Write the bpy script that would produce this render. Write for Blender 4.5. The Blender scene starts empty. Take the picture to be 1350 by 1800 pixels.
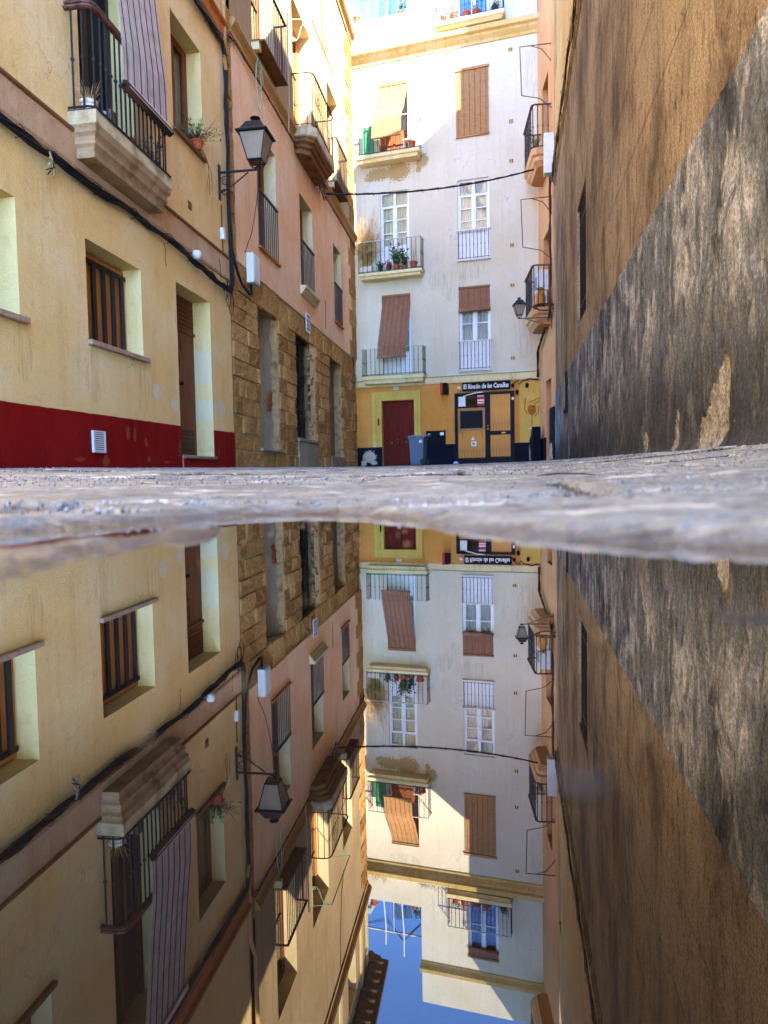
import bpy, math, random
from mathutils import Vector, Matrix, noise as mnoise
random.seed(11)
D = bpy.data
scene = bpy.context.scene
col = scene.collection
R = math.radians
rnd = random.uniform

# ------------------------------------------------------------------ camera
cam_d = D.cameras.new('camera'); cam = D.objects.new('camera', cam_d); col.objects.link(cam)
scene.camera = cam
cam_d.sensor_fit = 'VERTICAL'; cam_d.sensor_height = 36.0; cam_d.lens = 25.0
cam_d.clip_start = 0.004; cam_d.clip_end = 300
th, ro = R(-3.03), R(-1.03)
fw = Vector((0, math.cos(th), math.sin(th))); up = Vector((0, -math.sin(th), math.cos(th))); rt = Vector((1, 0, 0))
r2 = rt * math.cos(ro) + up * math.sin(ro); u2 = up * math.cos(ro) - rt * math.sin(ro)
cam.matrix_world = Matrix(((r2.x, u2.x, -fw.x, 0), (r2.y, u2.y, -fw.y, 0), (r2.z, u2.z, -fw.z, 0.03), (0, 0, 0, 1)))
cam_d.dof.use_dof = True; cam_d.dof.focus_distance = 4.0; cam_d.dof.aperture_fstop = 7.5

# ------------------------------------------------------------------ sky, sun, exposure
SUN_AZ, SUN_EL = 150.0, 38.0            # azimuth clockwise from +Y
world = D.worlds.new('World'); scene.world = world; world.use_nodes = True
wn = world.node_tree.nodes; wl = world.node_tree.links; wn.clear()
sky = wn.new('ShaderNodeTexSky'); sky.sky_type = 'NISHITA'; sky.sun_disc = False
sky.sun_elevation = R(SUN_EL); sky.sun_rotation = R(SUN_AZ)
sky.air_density = 0.5; sky.dust_density = 0.0; sky.ozone_density = 9.0
bg = wn.new('ShaderNodeBackground'); bg.inputs[1].default_value = 0.15
wo = wn.new('ShaderNodeOutputWorld'); wl.new(sky.outputs[0], bg.inputs[0]); wl.new(bg.outputs[0], wo.inputs[0])
sd = D.lights.new('sun', 'SUN'); sd.energy = 2.0; sd.angle = R(0.53); sd.color = (1.0, 0.93, 0.82)
sun = D.objects.new('sun', sd); col.objects.link(sun)
S = Vector((math.sin(R(SUN_AZ)) * math.cos(R(SUN_EL)), math.cos(R(SUN_AZ)) * math.cos(R(SUN_EL)), math.sin(R(SUN_EL))))
sun.rotation_euler = (-S).to_track_quat('-Z', 'Y').to_euler(); sun.location = S * 60
vs = scene.view_settings
vs.view_transform = 'Standard'; vs.look = 'None'; vs.exposure = 4.65; vs.gamma = 1.0; vs.use_curve_mapping = False
scene.render.engine = 'CYCLES'
scene.cycles.max_bounces = 10; scene.cycles.diffuse_bounces = 6; scene.cycles.glossy_bounces = 5
scene.cycles.transparent_max_bounces = 12
scene.cycles.caustics_reflective = False; scene.cycles.caustics_refractive = False
scene.cycles.sample_clamp_indirect = 6.0
scene.render.resolution_x = 768; scene.render.resolution_y = 1024

# ------------------------------------------------------------------ materials
def lin(h):
    h = h.lstrip('#'); o = []
    for i in (0, 2, 4):
        c = int(h[i:i + 2], 16) / 255
        o.append(c / 12.92 if c <= 0.04045 else ((c + 0.055) / 1.055) ** 2.4)
    return (*o, 1.0)

class NT:
    def __init__(s, name):
        s.m = D.materials.new(name); s.m.use_nodes = True; s.t = s.m.node_tree
        s.b = s.t.nodes['Principled BSDF']; s.tc = s.t.nodes.new('ShaderNodeTexCoord')
    def n(s, typ, **kw):
        x = s.t.nodes.new(typ)
        for k, v in kw.items(): setattr(x, k, v)
        return x
    def link(s, a, b): s.t.links.new(a, b)
    def mapped(s, scale=(1, 1, 1), loc=(0, 0, 0), rot=(0, 0, 0)):
        mp = s.n('ShaderNodeMapping'); s.link(s.tc.outputs['Object'], mp.inputs[0])
        mp.inputs[1].default_value = loc; mp.inputs[2].default_value = rot; mp.inputs[3].default_value = scale
        return mp.outputs[0]
    def noise(s, scale=5, detail=6, rough=.6, stretch=(1, 1, 1), loc=(0, 0, 0), dist=0):
        nz = s.n('ShaderNodeTexNoise'); nz.inputs['Scale'].default_value = scale; nz.inputs['Detail'].default_value = detail
        nz.inputs['Roughness'].default_value = rough; nz.inputs['Distortion'].default_value = dist
        s.link(s.mapped(stretch, loc), nz.inputs['Vector']); return nz.outputs['Fac']
    def ramp(s, fac, stops):
        r = s.n('ShaderNodeValToRGB'); s.link(fac, r.inputs[0]); e = r.color_ramp.elements
        while len(e) < len(stops): e.new(.5)
        for i, (p, c) in enumerate(stops):
            e[i].position = p; e[i].color = c if len(c) == 4 else (*c, 1)
        return r.outputs[0]
    def step(s, fac, a, b, lo=0., hi=1.):
        r = s.n('ShaderNodeMapRange'); s.link(fac, r.inputs[0])
        r.inputs[1].default_value = a; r.inputs[2].default_value = b; r.inputs[3].default_value = lo; r.inputs[4].default_value = hi
        r.interpolation_type = 'SMOOTHSTEP'; return r.outputs[0]
    def math(s, op, a, b=None, c=None):
        x = s.n('ShaderNodeMath', operation=op)
        for i, v in enumerate((a, b, c)):
            if v is None: continue
            if isinstance(v, (int, float)): x.inputs[i].default_value = v
            else: s.link(v, x.inputs[i])
        return x.outputs[0]
    def mix(s, fac, a, b, blend='MIX'):
        x = s.n('ShaderNodeMix', data_type='RGBA', blend_type=blend)
        for sock, v in ((x.inputs[0], fac), (x.inputs[6], a), (x.inputs[7], b)):
            if isinstance(v, (int, float)): sock.default_value = v
            elif isinstance(v, tuple): sock.default_value = v if len(v) == 4 else (*v, 1)
            else: s.link(v, sock)
        return x.outputs[2]
    def bump(s, h, strength=.3, dist=.01, prev=None):
        b = s.n('ShaderNodeBump'); b.inputs['Strength'].default_value = strength; b.inputs['Distance'].default_value = dist
        s.link(h, b.inputs['Height'])
        if prev is not None: s.link(prev, b.inputs['Normal'])
        return b.outputs[0]
    def xyz(s):
        x = s.n('ShaderNodeSeparateXYZ'); s.link(s.tc.outputs['Object'], x.inputs[0]); return x.outputs
    def blobs(s, bl, jag=1.1, nscale=17):
        """mask 0..1 of ragged patches (centre s, z, radius s, radius z) on a wall"""
        cur = None
        for (cs, cz, rs, rz) in bl:
            mp = s.n('ShaderNodeMapping'); mp.vector_type = 'POINT'
            mp.inputs[1].default_value = (-cs / rs, 0, -cz / rz); mp.inputs[3].default_value = (1 / rs, 0, 1 / rz)
            s.link(s.tc.outputs['Object'], mp.inputs[0])
            ln = s.n('ShaderNodeVectorMath', operation='LENGTH'); s.link(mp.outputs[0], ln.inputs[0])
            v = s.math('SUBTRACT', 1.0, ln.outputs['Value'])
            cur = v if cur is None else s.math('MAXIMUM', cur, v)
        nz = s.noise(nscale, 5, .65)
        v = s.math('ADD', cur, s.math('MULTIPLY', s.math('SUBTRACT', nz, .5), jag * 2))
        return s.step(v, .02, .07)
    def out(s, color=None, rough=None, normal=None, metal=None, spec=None):
        for k, v in (('Base Color', color), ('Roughness', rough), ('Normal', normal), ('Metallic', metal), ('Specular IOR Level', spec)):
            if v is None: continue
            i = s.b.inputs[k]
            if isinstance(v, (int, float)): i.default_value = v
            elif isinstance(v, tuple): i.default_value = v if len(v) == 4 else (*v, 1)
            else: s.link(v, i)
        return s.m
MATS = {}
def plaster(name, base, dark, light, bumpd=.006, grain=90, streak=.35, chips=None, chipcol=None, stain=.3, rough=.9, cracks=False, runs=None):
    t = NT(name)
    big = t.noise(.9, 5, .6); st = t.noise(1.0, 6, .65, (7, 7, .55)); fine = t.noise(grain, 3, .6); mid = t.noise(9, 6, .65)
    c = t.mix(t.step(big, .35, .68), base, light)
    c = t.mix(t.math('MULTIPLY', t.step(st, .48, .75), streak), c, dark)
    c = t.mix(t.math('MULTIPLY', t.step(mid, .5, .75), stain), c, dark)
    c = t.mix(t.math('MULTIPLY', t.step(fine, .42, .7), .2), c, dark)
    if cracks:
        vo = t.n('ShaderNodeTexVoronoi', feature='DISTANCE_TO_EDGE'); vo.inputs['Scale'].default_value = 1.1
        mp = t.mapped((1, 1, .7)); ad = t.n('ShaderNodeVectorMath', operation='ADD'); t.link(mp, ad.inputs[0])
        nz3 = t.n('ShaderNodeTexNoise'); nz3.inputs['Scale'].default_value = 3.0; nz3.inputs['Detail'].default_value = 6; t.link(mp, nz3.inputs['Vector'])
        sc3 = t.n('ShaderNodeVectorMath', operation='SCALE'); sc3.inputs['Scale'].default_value = .55; t.link(nz3.outputs['Color'], sc3.inputs[0]); t.link(sc3.outputs[0], ad.inputs[1]); t.link(ad.outputs[0], vo.inputs['Vector'])
        cm = t.math('MULTIPLY', t.step(vo.outputs['Distance'], .006, .002), t.step(big, .52, .6)); c = t.mix(t.math('MULTIPLY', cm, .55), c, dark)
    for (cs, cz, rs_, rz) in (runs or ()):
        r1 = t.blobs([(cs, cz, rs_, rz)], .5, 3); c = t.mix(t.math('MULTIPLY', t.math('MULTIPLY', r1, t.step(t.noise(4, 5, .6, (6, 6, .3)), .42, .62)), .32), c, dark)
    nrm = t.bump(fine, .8, bumpd * 1.5)
    nrm = t.bump(mid, .5, bumpd * 4, nrm)
    if chips:
        m = t.blobs(chips); c = t.mix(m, c, chipcol); nrm = t.bump(t.math('SUBTRACT', 1.0, m), .6, .006, nrm)
    MATS[name] = t.out(c, rough, nrm, spec=.06); return MATS[name]
def simple(name, c, rough=.6, var=.25, scale=12, bumpd=.002, metal=0., dark=None, spec=.35, stretch=(1, 1, 1)):
    t = NT(name); nz = t.noise(scale, 5, .6, stretch)
    d = dark or tuple(x * .5 for x in c[:3])
    cc = t.mix(t.math('MULTIPLY', t.step(nz, .4, .72), var * 2), c, d)
    MATS[name] = t.out(cc, rough, t.bump(nz, .4, bumpd), metal, spec); return MATS[name]

plaster('yellow_plaster', lin('#ebbf76'), lin('#b08246'), lin('#f0cf94'), .007, 70, .22,
        [(8.33, 1.03, .10, .10), (8.78, .93, .10, .09), (7.55, 1.06, .06, .025), (8.98, .91, .09, .09), (10.32, 1.02, .18, .13), (7.1, 1.12, .04, .03), (7.75, 1.16, .02, .05)], lin('#dcc799'), stain=.24, cracks=True, runs=[(7.05, 1.05, .16, .3), (8.0, 1.0, .14, .32), (5.95, 1.1, .12, .3), (6.35, 2.5, .12, .25), (9.95, 3.95, .14, .3), (9.1, 3.9, .1, .3)])
plaster('cream_reveal', lin('#dfc07c'), lin('#b8924e'), lin('#e4c98c'), .004, 60, .2, [(10.0, 1.55, .06, .25), (10.0, .95, .06, .14)], lin('#d9c898'))
plaster('red_socle', lin('#840f0a'), lin('#4c0a07'), lin('#8f1a12'), .004, 60, .5,
        [(7.6, .52, .04, .07), (7.75, .5, .025, .08), (8.0, .42, .04, .05), (8.86, .40, .04, .12), (7.15, .22, .06, .06), (6.7, .22, .08, .02), (8.05, .24, .05, .03), (8.5, .22, .09, .015), (10.15, .4, .03, .07)], lin('#8a3f26'), rough=.7)
plaster('fascia_plaster', lin('#c0946a'), lin('#7f5c3e'), lin('#cfae88'), .006, 60, .3)
plaster('dirty_edge', lin('#7f5537'), lin('#4a2f1e'), lin('#94683f'), .006, 50, .4)
plaster('orange_trim', lin('#b4682f'), lin('#74411f'), lin('#c57c40'), .005, 50, .4)
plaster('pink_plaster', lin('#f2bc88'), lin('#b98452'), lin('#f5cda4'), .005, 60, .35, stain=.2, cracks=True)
plaster('pink_plaster_upper', lin('#a98c64'), lin('#75603f'), lin('#b49a72'), .005, 60, .55)  # darkened copy of the pink plaster, to keep the sunlit storeys from burning out
plaster('pale_reveal', lin('#d6bd88'), lin('#a98a56'), lin('#dfca9a'), .004, 60, .2)
plaster('mould_stone', lin('#b98a52'), lin('#6e4b26'), lin('#c9a068'), .008, 45, .5)
plaster('white_plaster', lin('#cdbfa1'), lin('#8f8166'), lin('#d3c7ad'), .004, 60, .22,
        [(.02, 9.6, .42, .20), (.65, 9.62, .42, .30), (1.45, 9.85, .22, .22), (-.3, 9.5, .15, .08), (1.35, 9.6, .1, .1)], lin('#a98b5c'), stain=.16, cracks=True, runs=[(2.4, 5.9, .5, .5), (1.9, 6.1, .3, .35), (4.6, 4.2, .3, .8), (.5, 13.0, .6, .4), (2.9, 6.3, .5, .3), (4.9, 12, .3, .8), (1.6, 2.9, .2, .3)])  # ragged tan patches below the top left balcony
plaster('cornice_paint', lin('#c9a55c'), lin('#6e5a33'), lin('#d4b67c'), .005, 50, .45, stain=.35)
plaster('band_paint', lin('#d9bf84'), lin('#8d7449'), lin('#e2cd9b'), .004, 50, .4)
plaster('ochre_paint', lin('#cc8438'), lin('#985c26'), lin('#d5934a'), .004, 50, .25)
plaster('yellow_paint', lin('#c9a244'), lin('#94763a'), lin('#d2ae58'), .004, 50, .3, [(-.24, .75, .06, .35)], lin('#cdb887'))
plaster('navy_socle', lin('#0d111c'), lin('#07090e'), lin('#131926'), .003, 50, .3,
        [(-.45, .62, .22, .20), (-.3, .42, .12, .08), (-.65, .4, .1, .1), (4.9, .5, .05, .2)], lin('#b5a384'), rough=.6)
plaster('beige_plaster', lin('#b59a66'), lin('#7d6640'), lin('#c6ae7c'), .006, 50, .6)
plaster('orange_plaster', lin('#c28a5a'), lin('#8f633d'), lin('#cc9a6b'), .005, 50, .4)
plaster('cement', lin('#94876c'), lin('#665b45'), lin('#a3977c'), .010, 30, .5)
plaster('mortar', lin('#e0bf88'), lin('#a37c48'), lin('#ecd2a4'), .012, 30, .3)
plaster('roof_body', lin('#9b8468'), lin('#6d5a45'), lin('#a8937a'), .01, 20, .3)

def stone_mat():
    t = NT('sandstone'); oi = t.n('ShaderNodeObjectInfo')
    a = t.noise(5, 8, .7); p = t.noise(34, 4, .7); big = t.noise(1.4, 3, .5)
    c = t.mix(t.step(a, .3, .7), lin('#a07036'), lin('#d09a56'))
    c = t.mix(t.math('MULTIPLY', t.step(oi.outputs['Random'], .5, 1.), .6), c, lin('#e0b068')); c = t.mix(t.math('MULTIPLY', t.step(oi.outputs['Random'], .45, .0), .5), c, lin('#7d5222'))
    c = t.mix(t.math('MULTIPLY', t.step(big, .5, .7), .4), c, lin('#8a5c28'))
    c = t.mix(t.math('MULTIPLY', t.step(p, .54, .62), .85), c, lin('#4a2e12'))
    n = t.bump(p, 1.0, .03); n = t.bump(a, .9, .05, n)
    MATS['sandstone'] = t.out(c, .95, n, spec=.1)
stone_mat()

def stained(name, lo, hi):
    """weathered render on the right wall: vertical streaks of dirt"""
    t = NT(name)
    x, y, z = t.xyz()
    if lo:
        base, dk, lt = lin('#7d868e'), lin('#24282c'), lin('#d2d6d6')
    else:
        base, dk, lt = lin('#7c6a54'), lin('#382c21'), lin('#b6a586')
    st = t.noise(1.1, 9, .72, (1.5, 1.5, .55), dist=.8); st2 = t.noise(2.3, 9, .75, (1.6, 1.6, .75), (3, 1, 7), .6); st3 = t.noise(6.0, 8, .75, (1.6, 1.6, .7), (1, 8, 2), .5); big = t.noise(.7, 6, .6, (1, 1, .7), (5, 2, 1))
    gr = t.noise(55, 4, .7); lump = t.noise(16, 6, .65, (1, 1, .35)); fleck = t.noise(24, 4, .7, (1.6, 1.6, .5), (2, 2, 9))
    c = t.mix(t.step(st, .34, .56), dk if lo else base, base if lo else lt)
    c = t.mix(t.math('MULTIPLY', t.step(st2, .46, .62), .8), c, lt)
    c = t.mix(t.math('MULTIPLY', t.step(st3, .52, .66), .7), c, dk)
    c = t.mix(t.math('MULTIPLY', t.step(big, .45, .66), .3 if lo else .55), c, dk)
    if lo:
        # green-black damp climbing from the ground with a ragged edge
        d = t.math('ADD', z, t.math('MULTIPLY', t.math('SUBTRACT', st, .5), -2.6))
        damp = t.step(t.math('ADD', d, t.math('MULTIPLY', t.math('SUBTRACT', st2, .5), -1.6)), 1.05, .35)
        c = t.mix(t.math('MULTIPLY', damp, .75), c, lin('#272b2e'))
        c = t.mix(t.math('MULTIPLY', t.step(fleck, .62, .7), .8), c, lin('#1d1a16'))
        c = t.mix(t.math('MULTIPLY', t.step(fleck, .36, .28), .45), c, lin('#a6a9a6'))
        pm = t.n('ShaderNodeAttribute'); pm.attribute_name = 'bare'
        e = t.math('ADD', pm.outputs['Fac'], t.math('MULTIPLY', t.math('SUBTRACT', t.noise(26, 5, .7), .5), .5))
        bm = t.step(e, .47, .53)
        bare = t.mix(t.step(t.noise(14, 6, .7), .4, .68), lin('#b2b0a4'), lin('#7c7a70'))
        c = t.mix(bm, c, bare)
    else:
        c = t.mix(t.math('MULTIPLY', t.step(fleck, .64, .72), .4), c, dk)
    g2 = t.noise(24, 5, .7, (1, 1, .6), (4, 4, 4)); c = t.mix(t.math('MULTIPLY', t.step(gr, .40, .6), .5), c, dk); c = t.mix(t.math('MULTIPLY', t.step(g2, .5, .66), .25 if lo else .4), c, dk if not lo else lin('#3c3c3a'))
    n = t.bump(gr, .8, .010); n = t.bump(lump, .9, .05, n); n = t.bump(st3, .6, .05, n)
    MATS[name] = t.out(c, .95, n, spec=.08)
stained('stained_grey', True, 0); stained('stained_orange', False, 0)

simple('black_iron', (.010, .009, .011), .5, .3, 40, .001, .1, (.03, .02, .014), .25)
simple('brown_iron', lin('#4b2a20'), .6, .4, 30, .001, 0, lin('#2a1712'))
simple('rust_rail', lin('#6f4838'), .7, .5, 18, .002, 0, lin('#2e1c17'))
simple('green_iron', lin('#7fae8b'), .6, .4, 30, .001, 0, lin('#5c7a5e'))
simple('cable_black', (.010, .010, .012), .6, .3, 30, .002, 0, None, .2)
simple('cable_beige', lin('#a58f6c'), .7, .3, 30)
simple('cable_brown', lin('#54351f'), .7, .4, 20)
simple('brown_door', lin('#7a4526'), .6, .35, 4, .002, 0, lin('#4f2a17'), .2, (5, 5, .5))
simple('red_brown_door', lin('#6b1f10'), .6, .45, 4, .002, 0, lin('#341009'), .12, (6, 6, .4))
simple('orange_wood', lin('#c27a35'), .6, .3, 5, .002, 0, lin('#8c5220'), .3, (5, 5, .5))
simple('grey_wood', lin('#7d6651'), .8, .5, 6, .004, 0, lin('#4c3b2d'), .2, (8, 8, .4))
simple('dark_wood', lin('#2a1711'), .5, .3, 6)
simple('pine', lin('#d9902c'), .45, .35, 3.5, .002, 0, lin('#a5631a'), .4, (9, 9, .6))
simple('bamboo', lin('#ad7f4e'), .75, .35, 6, .001, 0, lin('#8c5528'), .2, (1, 1, 6))
simple('bamboo_dark', lin('#946547'), .75, .35, 6, .001, 0, lin('#6c3f28'), .2, (1, 1, 6))
simple('blind_pale', lin('#d8cbc2'), .7, .25, 6, .001, 0, lin('#8a7268'), .2)
simple('blind_brown', lin('#4c2a20'), .6, .3, 10)
simple('white_frame', lin('#e2e0da'), .5, .15, 8, .001, 0, lin('#bcb6a8'))
simple('curtain', lin('#e6e8e0'), .9, .3, 3, .01, 0, lin('#9aa39c'), .1, (12, 12, .3))
simple('curtain_green', lin('#e2ead0'), .9, .2, 3, .01, 0, lin('#aab796'), .1, (8, 8, .3))
simple('interior', (.012, .011, .010), .9, .1)
simple('white_plastic', lin('#d6d3c8'), .5, .15, 6, .001, 0, lin('#b0aa98'))
simple('sill_stone', lin('#a88a6c'), .7, .35, 14, .002, 0, lin('#7a5f47'))
simple('rail_white', lin('#d5cfc2'), .6, .3, 14, .001, 0, lin('#8d8577'))
simple('step_stone', lin('#8f7c60'), .85, .4, 14, .004, 0, lin('#5f5344'))
simple('terracotta', lin('#b4532c'), .8, .3, 12, .002, 0, lin('#8a3b1e'))
simple('white_pot', lin('#d3c4b0'), .7, .3, 12, .002, 0, lin('#a08f79'))
simple('teal_pot', lin('#3e9a93'), .6, .2, 12)
simple('bin_grey', lin('#5a6b74'), .42, .2, 9, .001, 0, lin('#586b78'), .4)
simple('rubber', (.02, .02, .02), .7, .2)
simple('sign_black', (.007, .007, .008), .6, .2, 20, .002, 0, None, .1)
simple('sign_white', lin('#e8e4da'), .6, .1, 20)
simple('sign_red', lin('#c01f16'), .45, .15, 20)
simple('sign_violet', lin('#6f5a86'), .5, .1, 20)
simple('black_frame', (.008, .008, .011), .55, .2, 10, .001, 0, (.016, .016, .022), .12)
simple('mural_brown', lin('#8c4b22'), .9, .5, 14, .001, 0, lin('#b9772e'))
simple('mural_white', lin('#d9c9a0'), .9, .4, 14)
simple('brass', lin('#b28a45'), .35, .2, 10, .0005, .8)
simple('amber', lin('#b06a12'), .25, .2, 8)
simple('green_paint', lin('#2f7a4a'), .6, .3, 10)
simple('blue_glass_panel', lin('#3f7fc0'), .25, .2, 3)
simple('tile_number', lin('#b9bfc8'), .4, .1, 10)
simple('leaf', lin('#5c7a34'), .6, .5, 8, .001, 0, lin('#33501f'), .3)
simple('leaf_dark', lin('#3d5a2a'), .6, .5, 8, .001, 0, lin('#22371a'), .3)
simple('leaf_olive', lin('#7b7f3e'), .7, .5, 8, .001, 0, lin('#5a5a2c'), .3)
simple('straw', lin('#c09a62'), .85, .5, 6, .001, 0, lin('#8c6b3d'), .1)
simple('twig', lin('#6c5238'), .85, .5, 6, .001, 0, lin('#4a3624'), .1)
simple('flower_red', lin('#b33a2a'), .7, .4, 12)
simple('litter_blue', lin('#9fb4cc'), .5, .2, 12)
simple('brick_red', lin('#9c4a2a'), .9, .4, 16, .004, 0, lin('#7a3a22'))
simple('rubble', lin('#b08d5e'), .95, .5, 9, .01, 0, lin('#7c5c36'), .1)
simple('roof_tile', lin('#a0603a'), .85, .4, 6, .004, 0, lin('#6f4026'))
simple('eave_wood', lin('#5c4126'), .8, .4, 5, .004, 0, lin('#38260f'))

def glass(name, tint, refl=.25, rough=.02, trans=.6):
    t = NT(name); tr = t.n('ShaderNodeBsdfTransparent'); tr.inputs[0].default_value = (*tint, 1)
    gl = t.n('ShaderNodeBsdfGlossy'); gl.inputs['Roughness'].default_value = rough
    fr = t.n('ShaderNodeFresnel'); fr.inputs[0].default_value = 1.5
    mx = t.n('ShaderNodeMixShader'); f = t.math('ADD', t.math('MULTIPLY', fr.outputs[0], .9), refl * .2)
    t.link(f, mx.inputs[0]); t.link(tr.outputs[0], mx.inputs[1]); t.link(gl.outputs[0], mx.inputs[2])
    t.link(mx.outputs[0], t.t.nodes['Material Output'].inputs[0]); MATS[name] = t.m
glass('pane_glass', (.93, .95, .94)); glass('screen_glass', (.86, .92, .95), .4)
def frosted():
    t = NT('lantern_glass'); nz = t.noise(6, 3, .5)
    c = t.mix(nz, lin('#c8b79d'), lin('#a8957c'))
    t.out(c, .35, None, spec=.4); tl = t.n('ShaderNodeBsdfTranslucent'); t.link(c, tl.inputs[0])
    mx = t.n('ShaderNodeMixShader'); mx.inputs[0].default_value = .45
    t.link(t.b.outputs[0], mx.inputs[1]); t.link(tl.outputs[0], mx.inputs[2]); t.link(mx.outputs[0], t.t.nodes['Material Output'].inputs[0])
    MATS['lantern_glass'] = t.m
frosted()
def paving_mat():
    t = NT('paving_stone'); oi = t.n('ShaderNodeObjectInfo')
    geo = t.n('ShaderNodeNewGeometry')
    def wn(scale, det, stretch=(1, 1, 1)):
        nz = t.n('ShaderNodeTexNoise'); nz.inputs['Scale'].default_value = scale; nz.inputs['Detail'].default_value = det; nz.inputs['Roughness'].default_value = .65
        mp = t.n('ShaderNodeMapping'); mp.inputs[3].default_value = stretch; t.link(geo.outputs['Position'], mp.inputs[0]); t.link(mp.outputs[0], nz.inputs['Vector']); return nz.outputs['Fac']
    a = wn(2.2, 6); b = wn(30, 6); f = wn(220, 3); ch = wn(14, 5, (1, 2.5, 1))
    c = t.mix(t.step(a, .35, .68), lin('#606864'), lin('#8d9590'))
    c = t.mix(t.math('MULTIPLY', oi.outputs['Random'], .4), c, lin('#7a7f78'))
    c = t.mix(t.math('MULTIPLY', t.step(b, .5, .72), .8), c, lin('#4a4845'))
    c = t.mix(t.math('MULTIPLY', t.step(f, .6, .7), .5), c, lin('#cbc9be'))
    pw = wn(7, 8, (1, 2.2, 1)); c = t.mix(t.math('MULTIPLY', t.step(pw, .55, .62), .65), c, lin('#c4c8be'))
    pt = wn(70, 5); c = t.mix(t.math('MULTIPLY', t.step(pt, .56, .62), .75), c, lin('#3c3a36'))
    ea = t.n('ShaderNodeAttribute'); ea.attribute_name = 'edge'; c = t.mix(t.step(t.math('ADD', ea.outputs['Fac'], t.math('MULTIPLY', t.math('SUBTRACT', b, .5), .8)), .45, .7), c, lin('#332f28'))
    # wet near the water line
    sx = t.n('ShaderNodeSeparateXYZ'); t.link(geo.outputs['Position'], sx.inputs[0])
    wet = t.step(t.math('ADD', sx.outputs[2], t.math('MULTIPLY', t.math('SUBTRACT', b, .5), .012)), .007, .0005)
    c = t.mix(t.math('MULTIPLY', wet, .85), c, lin('#47433b'))
    n = t.bump(f, .7, .002); n = t.bump(b, .9, .009, n); n = t.bump(ch, .8, .02, n)
    rg = t.math('SUBTRACT', t.step(b, .3, .7, .42, .7), t.math('MULTIPLY', wet, .42))
    MATS['paving_stone'] = t.out(c, rg, n, spec=.35)
paving_mat()
simple('joint_dirt', lin('#38332b'), .9, .5, 20, .004)
def water_mat():
    t = NT('puddle_water'); df = t.n('ShaderNodeBsdfDiffuse'); df.inputs[0].default_value = (.006, .0045, .003, 1)
    gl = t.n('ShaderNodeBsdfGlossy'); gl.inputs['Roughness'].default_value = .0; gl.inputs[0].default_value = (.97, .97, .96, 1)
    fr = t.n('ShaderNodeFresnel'); fr.inputs[0].default_value = 1.33
    f = t.ramp(fr.outputs[0], [(0., (.06,) * 3), (.04, (.095,) * 3), (.065, (.16,) * 3), (.11, (.32,) * 3), (.19, (.66,) * 3), (.36, (.88,) * 3), (.75, (.97,) * 3)])
    t.link(t.bump(t.noise(7, 2, .5), .02, .004), gl.inputs['Normal'])
    mx = t.n('ShaderNodeMixShader'); t.link(f, mx.inputs[0]); t.link(df.outputs[0], mx.inputs[1]); t.link(gl.outputs[0], mx.inputs[2])
    t.link(mx.outputs[0], t.t.nodes['Material Output'].inputs[0]); MATS['puddle_water'] = t.m
water_mat()

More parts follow.
